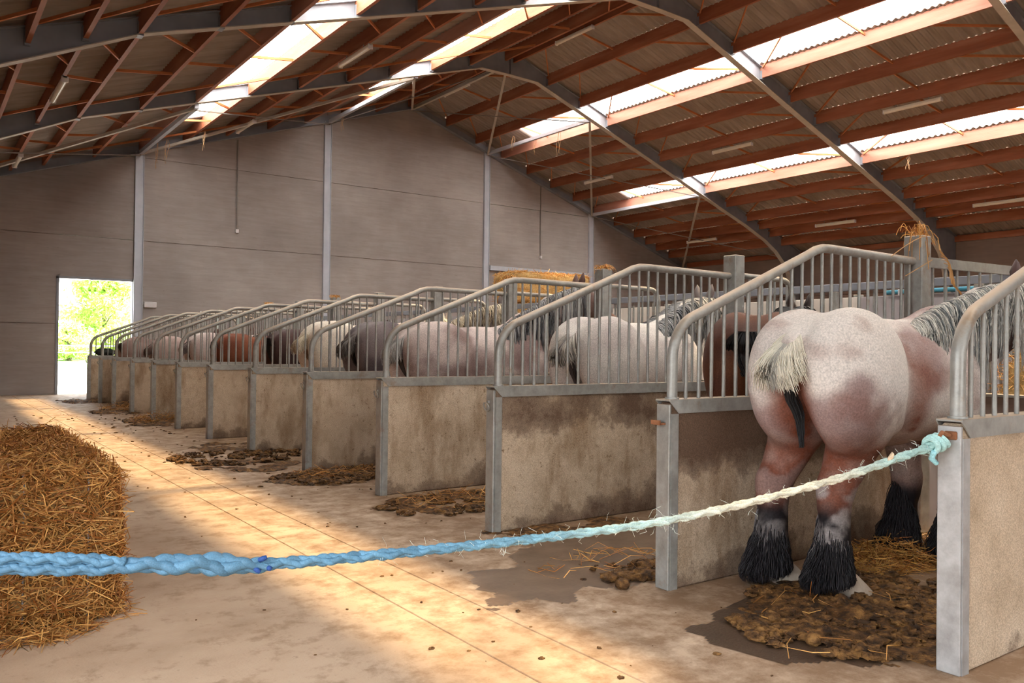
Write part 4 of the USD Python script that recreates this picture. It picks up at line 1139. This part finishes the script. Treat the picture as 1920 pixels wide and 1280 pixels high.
def patch(name, label, cat, cx, cy, rx, ry, hgt, seed, m, thr=0.46, sc=5.0, rot=0.0, res=0.02):
    """Low uneven heap with a ragged outline: a heightfield kept where it rises above the floor."""
    x, y = np.meshgrid(np.arange(-rx * 1.1, rx * 1.1, res), np.arange(-ry * 1.1, ry * 1.1, res), indexing='ij')
    e = 1 - ((x / rx) ** 2 + (y / ry) ** 2)
    P = np.stack([x * sc * 0.5 + seed, y * sc * 0.5, np.zeros_like(x)], -1)
    n = meshkit.fbm(P, 4, seed)
    n2 = meshkit.fbm(P * 5, 3, seed + 3)
    f = np.minimum(e * 0.8, 0.35 if hgt < 0.004 else 0.16) + (n - thr) * 1.5
    z = hgt * np.clip(f * 2.2, -1, 1) * (0.35 + 1.3 * n2) if hgt > 0.004 else hgt * np.clip(f * 30, -1, 1)
    keep = f > 0
    c, s = math.cos(rot), math.sin(rot)
    v = np.stack([cx + c * x - s * y, cy + s * x + c * y, np.maximum(z, 0.0005)], -1).reshape(-1, 3)
    nx, ny = x.shape
    i = (np.arange(nx - 1)[:, None] * ny + np.arange(ny - 1)[None]).ravel()
    k = keep.ravel()
    q = np.stack([i, i + ny, i + ny + 1, i + 1], 1)          # upward facing
    q = q[k[q].sum(1) >= 3]
    used, inv = np.unique(q, return_inverse=True)
    return put(name, (v[used], inv.reshape(-1, 4)), m, None, True, label=label, cat=cat, kind='stuff')


WETS = [((1100, 1055), 0.85, 0.60, 'wet stain on the floor in front of the second partition', 41, 0.5), ((1010, 1095), 0.55, 0.20, 'wet stain reaching out to the floor joint', 42, 0.35), ((1560, 1150), 0.85, 0.62, 'wet brown stain under the hind legs of the nearest horse', 43, 0.2),
        ((1150, 1010), 0.8, 0.45, 'wet stain between the second and third partition', 44, 0.0)]
for n_, ((u, v), a, b, lab, sd, ro) in enumerate(WETS):
    p = fl(u, v)
    patch('wet_stain', lab, 'stain', p[0], p[1], a, b, 0.0018 + 0.0006 * n_, sd, M['wet_dark' if n_ == 2 else 'wet'], thr=0.49, sc=6.5, rot=ro, res=0.025)
DUNG = [((1610, 1150), 0.72, 0.60, 0.08, 'trodden dung and litter behind the nearest horse', 51), ((1690, 1190), 0.45, 0.40, 0.05, 'trodden dung beside the front post of the nearest partition', 52),
        ((1180, 1070), 0.28, 0.20, 0.10, 'dung heap at the foot of the second partition', 53), ((850, 940), 0.75, 0.5, 0.06, 'dung and litter in the mouth of the third stall', 54),
        ((1060, 985), 0.7, 0.35, 0.04, 'dung line along the foot of the third partition', 55), ((625, 893), 0.75, 0.55, 0.09, 'dung heap in the mouth of the fourth stall', 56),
        ((470, 872), 0.6, 0.6, 0.07, 'dung and litter in front of the fifth partition', 57), ((440, 838), 0.6, 0.6, 0.07, 'dung heap beside the sixth partition', 58),
        ((292, 792), 0.6, 0.9, 0.13, 'straw and dung heap beside the eighth partition', 59), ((225, 772), 0.6, 0.8, 0.12, 'straw and dung heap beside the tenth partition', 60), ((165, 752), 0.7, 0.9, 0.10, 'low dung heap before the farthest partition', 61)]
for (u, v), a, b, hh, lab, sd in DUNG:
    p = fl(u, v)
    patch('dung_patch', lab, 'dung', p[0], p[1], a, b, hh * 0.45, sd, M['dung'], thr=0.505, sc=9.0, res=0.022 if v > 900 else 0.04)


def clumps(p, a, b, N, seed, big, lab):
    r = np.random.default_rng(seed + 500)
    q = r.uniform(-1, 1, (N * 3, 2))
    q = q[(q ** 2).sum(1) < 1]
    w = meshkit.fbm(np.column_stack([q * [a * 6, b * 6] + seed, np.zeros(len(q))]), 3, seed)
    q = q[np.argsort(-(w + r.uniform(0, 0.12, len(q))))][:N] * [a, b]
    base = trimesh.creation.icosphere(1, 1.0)
    bv, bf = np.array(base.vertices), np.array(base.faces)
    sz = big * r.uniform(0.15, 1.0, len(q)) ** 1.8 + 0.005
    dirs = bv[None] * (1 + 0.45 * r.uniform(-1, 1, (len(q), len(bv), 1)))
    v = dirs * (sz[:, None] * np.stack([r.uniform(0.7, 1.6, len(q)), r.uniform(0.7, 1.6, len(q)), r.uniform(0.35, 0.75, len(q))], 1))[:, None]
    v += np.column_stack([q + p[:2], sz * 0.2 + 0.012])[:, None]
    f = bf[None] + (np.arange(len(q)) * len(bv))[:, None, None]
    put('dung_crumbs', (v.reshape(-1, 3), f.reshape(-1, 3)), M['dung'], label=lab, cat='dung', kind='stuff')


for (u, v), a, b, N, big, sd, lab in (((1600, 1155), 0.80, 0.62, 900, 0.034, 71, 'crumbled dung clods strewn behind the nearest horse'), ((1690, 1120), 0.5, 0.5, 420, 0.032, 72, 'crumbled dung by the foot of the nearest partition'),
                                      ((1180, 1072), 0.30, 0.22, 170, 0.045, 73, 'crumbled dung at the foot of the second partition'), ((640, 893), 0.8, 0.5, 420, 0.05, 74, 'crumbled dung in the mouth of the fourth stall'),
                                      ((860, 945), 0.8, 0.5, 420, 0.035, 75, 'crumbled dung in the mouth of the third stall'), ((455, 858), 0.9, 0.8, 300, 0.05, 76, 'crumbled dung beside the fifth and sixth partition')):
    clumps(fl(u, v), a, b, N, sd, big, lab)
LIT = [((1130, 1060), 0.55, 0.3, 40, 'thin straws lying on the wet stain before the second partition'), ((1600, 1170), 0.7, 0.55, 22, 'few long straws on the dung behind the nearest horse'), ((640, 890), 0.6, 0.4, 130, 'straws on the dung heap of the fourth stall'),
       ((860, 940), 0.6, 0.4, 90, 'straws on the litter of the third stall'), ((295, 790), 0.5, 0.6, 200, 'straws on the heap beside the eighth partition'), ((230, 768), 0.5, 0.6, 160, 'straws on the heap beside the tenth partition')]
for k, ((u, v), a, b, N, lab) in enumerate(LIT):
    p = fl(u, v)
    litter('scattered_straw', lab, 'straw', p[0], p[1], a, b, N, 0.03 if v > 800 else 0.16, 70 + k, L=(0.1, 0.3), rad=0.0032, z0=0.03)
# crumbs of dirt over the whole aisle, and a few clods that can be told apart
rc = np.random.default_rng(8)
ico = trimesh.creation.icosphere(1, 1.0)
V, F, nn = [], [], 0
for k in range(300):
    u_ = rc.uniform(0, 1)
    x = 1.2 + 2.9 * u_ ** 0.6
    y = rc.uniform(2.2, 20)
    s = rc.uniform(0.003, 0.014) * rc.uniform(0.3, 1.0) * (1 + 0.05 * y)
    v = np.array(ico.vertices) * rc.uniform(0.7, 1.3, (len(ico.vertices), 1)) * [s * rc.uniform(0.8, 2), s * rc.uniform(0.8, 2), s * 0.6]
    V.append(v + [x, y, s * 0.3])
    F.append(ico.faces + nn)
    nn += len(v)
put('dirt_crumbs', (np.vstack(V), np.vstack(F)), M['dung'], label='small dark dirt crumbs strewn over the aisle floor', cat='dirt', kind='stuff')
CL = [((1167, 1103), 0.045, 'round dung clod on the pale floor left of the second partition'), ((1525, 1208), 0.045, 'dung clod at the lower edge of the stain behind the nearest horse'), ((1577, 1130), 0.04, 'grey dung clod just below the right hind hoof'),
      ((1645, 1135), 0.035, 'dung clod to the right of the right hind hoof'), ((1447, 1168), 0.05, 'dark dung clod left on the stain behind the nearest horse')]
for (u, v), s, lab in CL:
    p = fl(u, v)
    i2 = trimesh.creation.icosphere(3, 1.0)
    vv = np.array(i2.vertices)
    vv *= (0.85 + 0.4 * meshkit.fbm(vv * 3 + u, 3, 2))[:, None]
    put('dung_clod', (vv * [s, s * 0.9, s * 0.75] + [p[0], p[1], s * 0.6], i2.faces), M['dung'], None, True, label=lab, cat='dung clod')

# hay in the trough where the sun strikes it
HAY_D, HAY_L = np.array(lin(200, 130, 50)), np.array(lin(250, 215, 140))
for y, w, hh, lab in ((3.30, 0.27, 0.62, 'sunlit hay in the trough before the nearest horse'), (10.95, 0.48, 0.62, 'sunlit hay in the trough behind the back of the strawberry roan'), (16.5, 0.7, 0.60, 'sunlit hay in the trough before the red chestnut horse'), (20.45, 0.75, 0.62, 'sunlit hay in the trough before the dull pink roan horse')):
    t = thing('hay_heap', lab, 'hay', (8.1, y, 0.62))
    i3 = trimesh.creation.icosphere(3, 1.0)
    vv = np.array(i3.vertices)
    vv = vv * (0.8 + 0.4 * meshkit.fbm(vv * 2.5 + y, 3, 5))[:, None] * [0.34, w, hh + 0.35]
    vv[:, 2] = np.maximum(vv[:, 2], 0.0)
    put('heap', (vv, i3.faces), M['hay_core'], t, True)
    r = np.random.default_rng(int(y * 10))
    k = r.integers(0, len(vv), 1400)
    d = r.normal(0, 1, (1400, 3)) * [1, 1, 0.6]
    g, c = straw_mesh(vv[k] + r.normal(0, 0.02, (1400, 3)), d, r.uniform(0.08, 0.3, 1400), 0.003 * r.uniform(0.7, 1.3, 1400), r, HAY_D, HAY_L)
    put('hay_stalks', g, M['straw'], t, False, c, kind='stuff')

# stack of big bales beyond the feed passage
for k in range(4):
    bale(f'big straw bale in the stack beyond the stalls, {("lowest", "second from below", "third from below", "topmost and sunlit")[k]}', (15.6 + (0.05, -0.05, 0.06, 0.0)[k], 20.1, 0.95 * k), (1.3, 2.75, 0.90), math.pi / 2 + (0.02, -0.03, 0.02, -0.04)[k], 80 + k, 3500, 'hay_core', HAY_D, HAY_L, rnd=0.16, faces='FRTLB', rad=0.006, length=(0.1, 0.35))

# straw caught on the back posts
litter_posts = [(1, 48, 'wild straw tuft caught on top of the second back post'), (3, 90, 'small straw clump on the fourth back post'), (4, 90, 'small straw clump on the fifth back post'), (7, 70, 'small straw clump on the eighth back post'), (9, 60, 'small straw clump on the tenth back post')]
for k, N, lab in litter_posts:
    r = np.random.default_rng(900 + k)
    n0 = N
    a = r.uniform(0, 2 * np.pi, n0)
    u = np.linspace(0, 1, 6)
    o = r.uniform(0.05, 0.15, n0) if k == 1 else r.uniform(0.04, 0.11, n0)
    rise = r.uniform(0.0, 0.13, n0) if k == 1 else r.uniform(0.02, 0.06, n0)
    fall = r.uniform(0.0, 0.45, n0) ** 1.5 if k == 1 else r.uniform(0, 0.08, n0)
    P = np.stack([XP + (o * np.cos(a))[:, None] * u[None] ** 0.7 + r.normal(0, 0.03, (n0, 1)), PY[k] + (o * np.sin(a))[:, None] * u[None] ** 0.7 + r.normal(0, 0.03, (n0, 1)),
                  2.485 + rise[:, None] * np.sin(u * 2.6)[None] - fall[:, None] * u[None] ** 3], -1)
    c = STRAW_D + (STRAW_L - STRAW_D) * r.uniform(0.2, 1, n0)[:, None]
    g, c = strands(P, np.full(n0, 0.0032), c)
    put('straw_tuft', g, M['straw'], None, False, c, label=lab, cat='straw', kind='stuff')
r = np.random.default_rng(77)
P = []
for k in range(9):                                                 # long bent stalks hanging off the post and over the grille
    s = np.linspace(0, 1, 7)
    b = np.array([XP + 0.05 + 0.12 * k / 3, PY[1] - 0.09, 2.48 - 0.045 * k])
    P.append(np.stack([b[0] + 0.25 * s + 0.03 * np.sin(9 * s + k), b[1] - 0.02 + 0 * s, b[2] - 0.28 * s ** 1.5 + 0.02 * np.cos(8 * s + k)], 1))
s = np.linspace(0, 1, 7)
P.append(np.stack([XP - 0.05 - 0.62 * s, PY[1] - 0.10 - 0.05 * s, 2.47 - 0.22 * s ** 1.3], 1))
P.append(np.stack([XP + 0.06 - 0.42 * s, PY[1] - 0.095 + 0 * s, 2.28 - 0.16 * s], 1))
g, c = strands(np.array(P), np.full(len(P), 0.0042), np.tile(lin(212, 168, 112), (len(P), 1)))
put('straw_stalks', g, M['straw'], None, False, c, label='long bent straw stalks hanging from the second back post', cat='straw', kind='stuff')

# dark rag on the farthest partition
i3 = trimesh.creation.icosphere(3, 1.0)
vv = np.array(i3.vertices) * (0.7 + 0.6 * meshkit.fbm(np.array(i3.vertices) * 2, 3, 6))[:, None] * [0.26, 0.09, 0.11]
put('rag', (vv + [XF + 0.42, PY[12], 1.27], i3.faces), mat('black_cloth', {'p': ('principled_bsdf', {'base_color': (0.015, 0.018, 0.016), 'roughness': 0.9})}), None, True, label='black rag lying on the wall of the farthest stall partition', cat='rag')

# ---- the rope across the aisle, from a ring on the left wall to a hook on the nearest partition
HOOK = np.array([XF + 0.12 - 0.01, PY[0] - 0.01, 1.115])
WALLP = np.array([XL, 4.12, 0.74])


def on_rope_plane(u, v):
    d = pix_ray(u, v)
    e = WALLP[:2] - HOOK[:2]
    nrm = np.array([-e[1], e[0]])
    t = nrm @ (HOOK[:2] - EYE[:2]) / (nrm @ d[:2])
    return EYE + t * d


def resample(P, step):
    P = np.asarray(P, float)
    s = np.concatenate([[0], np.cumsum(np.linalg.norm(np.diff(P, axis=0), axis=1))])
    from scipy.interpolate import CubicSpline
    cs = CubicSpline(s, P)
    q = np.linspace(0, s[-1], int(s[-1] / step) + 2)
    return cs(q), q


ROPE_C = [(0.0, lin(80, 116, 142)), (0.38, lin(86, 126, 150)), (0.52, lin(108, 146, 160)), (0.62, lin(160, 186, 184)), (0.72, lin(190, 190, 176)), (0.86, lin(196, 192, 174)), (0.93, lin(160, 186, 180)), (1.0, lin(146, 182, 178))]


def braid(P, R, t0, t1, seed, parent, name, pitch=0.24, n=2):
    """Eight-strand plait round the curve P."""
    C, s = resample(P, 0.008)
    t = np.gradient(C, axis=0)
    t /= np.linalg.norm(t, axis=1, keepdims=True)
    sd = np.cross(t, [0, 0, 1.0])
    sd /= np.linalg.norm(sd, axis=1, keepdims=True)
    up = np.cross(sd, t)
    r = np.random.default_rng(seed)
    Rk = np.broadcast_to(R, s.shape) if np.ndim(R) == 0 else np.interp(s / s[-1], np.linspace(0, 1, len(R)), R)
    pos = np.array([q[0] for q in ROPE_C])
    col = np.array([q[1] for q in ROPE_C])
    for hand in (-1, 1):
        for k in range(n):
            a = hand * 2 * np.pi * s / pitch + 2 * np.pi * (k + (0.5 if hand > 0 else 0)) / n
            rad = Rk * (0.46 + 0.16 * np.cos(2 * n * 2 * np.pi * s / pitch + (0 if hand > 0 else np.pi)))
            Q = C + (rad * np.cos(a))[:, None] * sd + (rad * np.sin(a))[:, None] * up
            mm = MB().tube(Q, Rk * 0.56, 7)
            v, f = mm.mesh()
            tt = t0 + (t1 - t0) * np.repeat(s / s[-1], 7)
            tt = np.concatenate([tt, [t0, t1]])
            c = np.stack([np.interp(tt, pos, col[:, j]) for j in range(3)], 1)
            c = c * (0.86 + 0.3 * r.uniform()) * (0.9 + 0.25 * meshkit.noise(np.stack([tt * 90 + k * 7, np.full(len(tt), hand), np.zeros(len(tt))], 1), seed))[:, None]
            put(name, (v, f), M['rope'], parent, True, c)


rope = thing('rope', 'blue and white braided rope slung low across the aisle', 'rope')
RP = [(250, 1060), (340, 1058), (430, 1059), (490, 1058), (560, 1053), (640, 1046.5), (720, 1039), (800, 1031), (900, 1021), (1000, 1010), (1100, 998), (1220, 981), (1300, 966), (1400, 943), (1500, 917), (1600, 888), (1700, 853), (1748, 834)]
main = [on_rope_plane(*q) for q in RP]
k4 = 4
thick = [on_rope_plane(*q) for q in ((215, 1060), (270, 1059), (340, 1057), (420, 1058), (470, 1060), (500, 1058), (515, 1056))]
braid(thick, [0.024, 0.034, 0.038, 0.042, 0.043, 0.034, 0.022], 0.10, 0.22, 3, rope, 'splice', pitch=0.36)
braid(main[3:] + [HOOK + [-0.06, 0.02, -0.02]], [0.025, 0.0225, 0.0205, 0.019, 0.018, 0.018, 0.0185, 0.020], 0.22, 1.0, 4, rope, 'cord')
L0, L1 = on_rope_plane(0, 1046), on_rope_plane(0, 1066)
off = (on_rope_plane(0, 1056) - on_rope_plane(230, 1059))
off /= np.linalg.norm(off)
ringp = WALLP + [0.09, -0.02, 0.02]
up_ = [on_rope_plane(235, 1056), on_rope_plane(170, 1049.5), on_rope_plane(90, 1047.5), L0, L0 + off * 0.35, ringp + [0, 0, 0.028]]
dn_ = [on_rope_plane(235, 1063), on_rope_plane(170, 1067), on_rope_plane(90, 1067), L1, L1 + off * 0.35, ringp - [0, 0, 0.028]]
braid(up_, 0.0245, 0.10, 0.0, 5, rope, 'loop_cord')
braid(dn_, 0.0245, 0.10, 0.0, 6, rope, 'loop_cord')
# cut ends at the splice
for k, (u, v, du, dv) in enumerate(((486, 1050, 14, -6), (478, 1066, 10, 6), (503, 1064, 6, 3))):
    A, B = on_rope_plane(u, v), on_rope_plane(u + du, v + dv)
    tw = -pix_ray(u, v)
    tw /= np.linalg.norm(tw)
    mm = MB().tube([A + tw * 0.02, (A + B) / 2 + tw * 0.026, B + tw * 0.026], [0.010, 0.011, 0.008], 8)
    vv, ff = mm.mesh()
    put('cut_end', (vv, ff), M['rope'], rope, True, np.tile(lin(38, 70, 130), (len(vv), 1)), label='dark blue cut rope end')
# eye of the rope: coils round the hook with a hanging tail
a = np.linspace(0, 2 * np.pi, 24)
dirn = (main[-1] - HOOK)
dirn /= np.linalg.norm(dirn)
sdv = np.cross(dirn, [0, 0, 1.0])
sdv /= np.linalg.norm(sdv)
upv = np.cross(sdv, dirn)
for k, (o, R) in enumerate(((0.055, 0.032), (0.085, 0.036), (0.112, 0.033))):
    P = HOOK + dirn * o + R * (np.cos(a)[:, None] * sdv + np.sin(a)[:, None] * upv) + dirn * 0.012 * np.sin(a + k)[:, None]
    vv, ff = MB().tube(P, 0.0135, 8, caps=False).mesh()
    put('knot_coil', (vv, ff), M['rope'], rope, True, np.tile(lin(172, 212, 210), (len(vv), 1)) * np.random.default_rng(k).uniform(0.9, 1.05, (len(vv), 1)))
P = [HOOK + dirn * 0.12 + sdv * -0.02 - upv * 0.02, HOOK + dirn * 0.135 - upv * 0.055, HOOK + dirn * 0.12 - upv * 0.09]
vv, ff = MB().tube(P, [0.014, 0.014, 0.011], 8).mesh()
put('rope_tail', (vv, ff), M['rope'], rope, True, np.tile(lin(150, 204, 212), (len(vv), 1)))
P = [on_rope_plane(1664, 862) + [0, 0, -0.012], on_rope_plane(1668, 858) + [-0.01, -0.02, 0.02], on_rope_plane(1672, 864) + [0, 0, 0.0]]
vv, ff = MB().tube(P, 0.011, 8).mesh()
put('small_knot', (vv, ff), M['rope'], rope, True, np.tile(lin(214, 190, 160), (len(vv), 1)))
# whiskers of frayed fibre
r = np.random.default_rng(66)
C, s = resample(main[6:], 0.01)
k = r.integers(0, len(C), 260)
d = r.normal(0, 1, (260, 3))
P = np.stack([C[k] + d * 0.012, C[k] + d * 0.02 + r.normal(0, 0.006, (260, 3)), C[k] + d * 0.026 + r.normal(0, 0.012, (260, 3))], 1)
g, c = strands(P, np.full(260, 0.0007), np.tile(lin(206, 214, 204), (260, 1)))
put('frayed_fibre', g, M['rope'], rope, False, c, kind='stuff')
t = thing('rope_hook', 'rusty iron hook that holds the rope on the nearest partition', 'hook', tuple(HOOK + [0.006, 0, 0]))
put('bracket', MB().bbox((-0.012, -0.03, -0.02), (0.0, 0.03, 0.02)).mesh(), M['rust'], t)
put('hook', MB().tube([(0, 0.0, 0), (-0.035, 0.005, 0.004), (-0.065, 0.01, 0.015), (-0.085, 0.012, 0.0), (-0.08, 0.01, -0.03)], 0.011, 8).mesh(), M['rust'], t)
t = thing('wall_ring', 'iron ring on the left wall that holds the doubled rope', 'ring', tuple(WALLP))
put('plate', MB().bbox((0, -0.04, -0.04), (0.012, 0.04, 0.04)).mesh(), M['rust'], t)
put('ring', MB().tube(np.stack([0.06 + 0.05 * np.cos(a), 0 * a, 0.05 * np.sin(a)], 1), 0.008, 8, caps=False).mesh(), M['rust'], t)

# ---------------------------------------------------------------- outside the doorway
yard = put('ground_yard', MB().box((-60, YF + 0.02, -0.35), (120, 55, -0.02)).mesh(), M['yard'], kind='structure')
put('ground_meadow', MB().box((-160, 55, -0.35), (220, 260, -0.03)).mesh(), M['grass'], kind='structure')
put('ground_near', MB().box((-60, -60, -0.36), (120, YF + 0.02, -0.31)).mesh(), M['dim_ground'], kind='structure')


def tree(label, x, y, H, Rc, N, seed, size, hue=0.0):
    r = np.random.default_rng(seed)
    t = thing('tree', label, 'tree', (x, y, -0.03))
    mb = MB().tube([(0, 0, 0), (0.1, 0, H * 0.3), (0, 0.1, H * 0.62), (0.1, 0, H * 0.92)], [0.28, 0.22, 0.13, 0.03], 10)
    for k in range(9):
        a = k * 2.4
        z = H * (0.2 + 0.07 * k)
        mb.tube([(0, 0, z), (0.5 * Rc * math.cos(a), 0.5 * Rc * math.sin(a), z + H * 0.10), (0.85 * Rc * math.cos(a), 0.85 * Rc * math.sin(a), z + H * 0.14)], [0.09, 0.05, 0.015], 6)
    put('trunk', mb.mesh(), M['bark'], t)
    cl = []
    for k in range(46):
        z = r.uniform(0.08, 0.97)
        w = Rc * (1.0 - 0.75 * max(0, z - 0.35) / 0.65) * math.sqrt(r.uniform(0.1, 1))
        a = r.uniform(0, 2 * np.pi)
        cl.append((w * math.cos(a), w * math.sin(a), z * H))
    cl = np.array(cl)
    k = r.integers(0, len(cl), N)
    c = cl[k] + r.normal(0, 1, (N, 3)) * [Rc * 0.17, Rc * 0.17, H * 0.055]
    c[:, 2] = np.maximum(c[:, 2], 0.2)
    a, b = r.normal(0, 1, (N, 3)), r.normal(0, 1, (N, 3))
    a /= np.linalg.norm(a, axis=1, keepdims=True)
    b -= a * (a * b).sum(1, keepdims=True)
    b /= np.linalg.norm(b, axis=1, keepdims=True)
    s = size * r.uniform(0.6, 1.3, (N, 1))
    v = np.stack([c - a * s, c + b * s * 0.45, c + a * s, c - b * s * 0.45], 1).reshape(-1, 3)
    f = (np.arange(N) * 4)[:, None] + np.array([0, 1, 2, 3])
    col = np.array(lin(150, 185, 90)) + (np.array(lin(215, 230, 150)) - np.array(lin(150, 185, 90))) * r.uniform(0, 1, (N, 1))
    put('foliage', (v, f), M['leaf'], t, False, np.repeat(col, 4, 0), kind='stuff')


tree('tall light green tree seen through the open doorway', 15.6, 92.0, 9.4, 4.0, 9000, 1, 0.24)
tree('small bush behind the white fence tapes, left in the doorway', 11.4, 84.0, 3.4, 2.2, 3000, 2, 0.2)
tree('small bush behind the white fence tapes, right in the doorway', 20.6, 84.0, 3.6, 2.4, 3000, 3, 0.2)
tree('far pale tree at the right edge of the doorway', 22.0, 120.0, 6.5, 4.0, 3000, 4, 0.3)
t = thing('tape_fence', 'fence of three white tapes outside the doorway', 'fence', (0, 50, 0))
for z in (0.42, 1.02, 1.38):
    put('tape', MB().box((-20, -0.01, z - 0.03), (40, 0.01, z + 0.03)).mesh(), M['tape'], t)
for x in np.arange(-19.7, 40, 6.0):
    put('post', MB().tube([(x, 0.06, -0.03), (x, 0.06, 1.5)], 0.05, 8).mesh(), M['bark'], t)
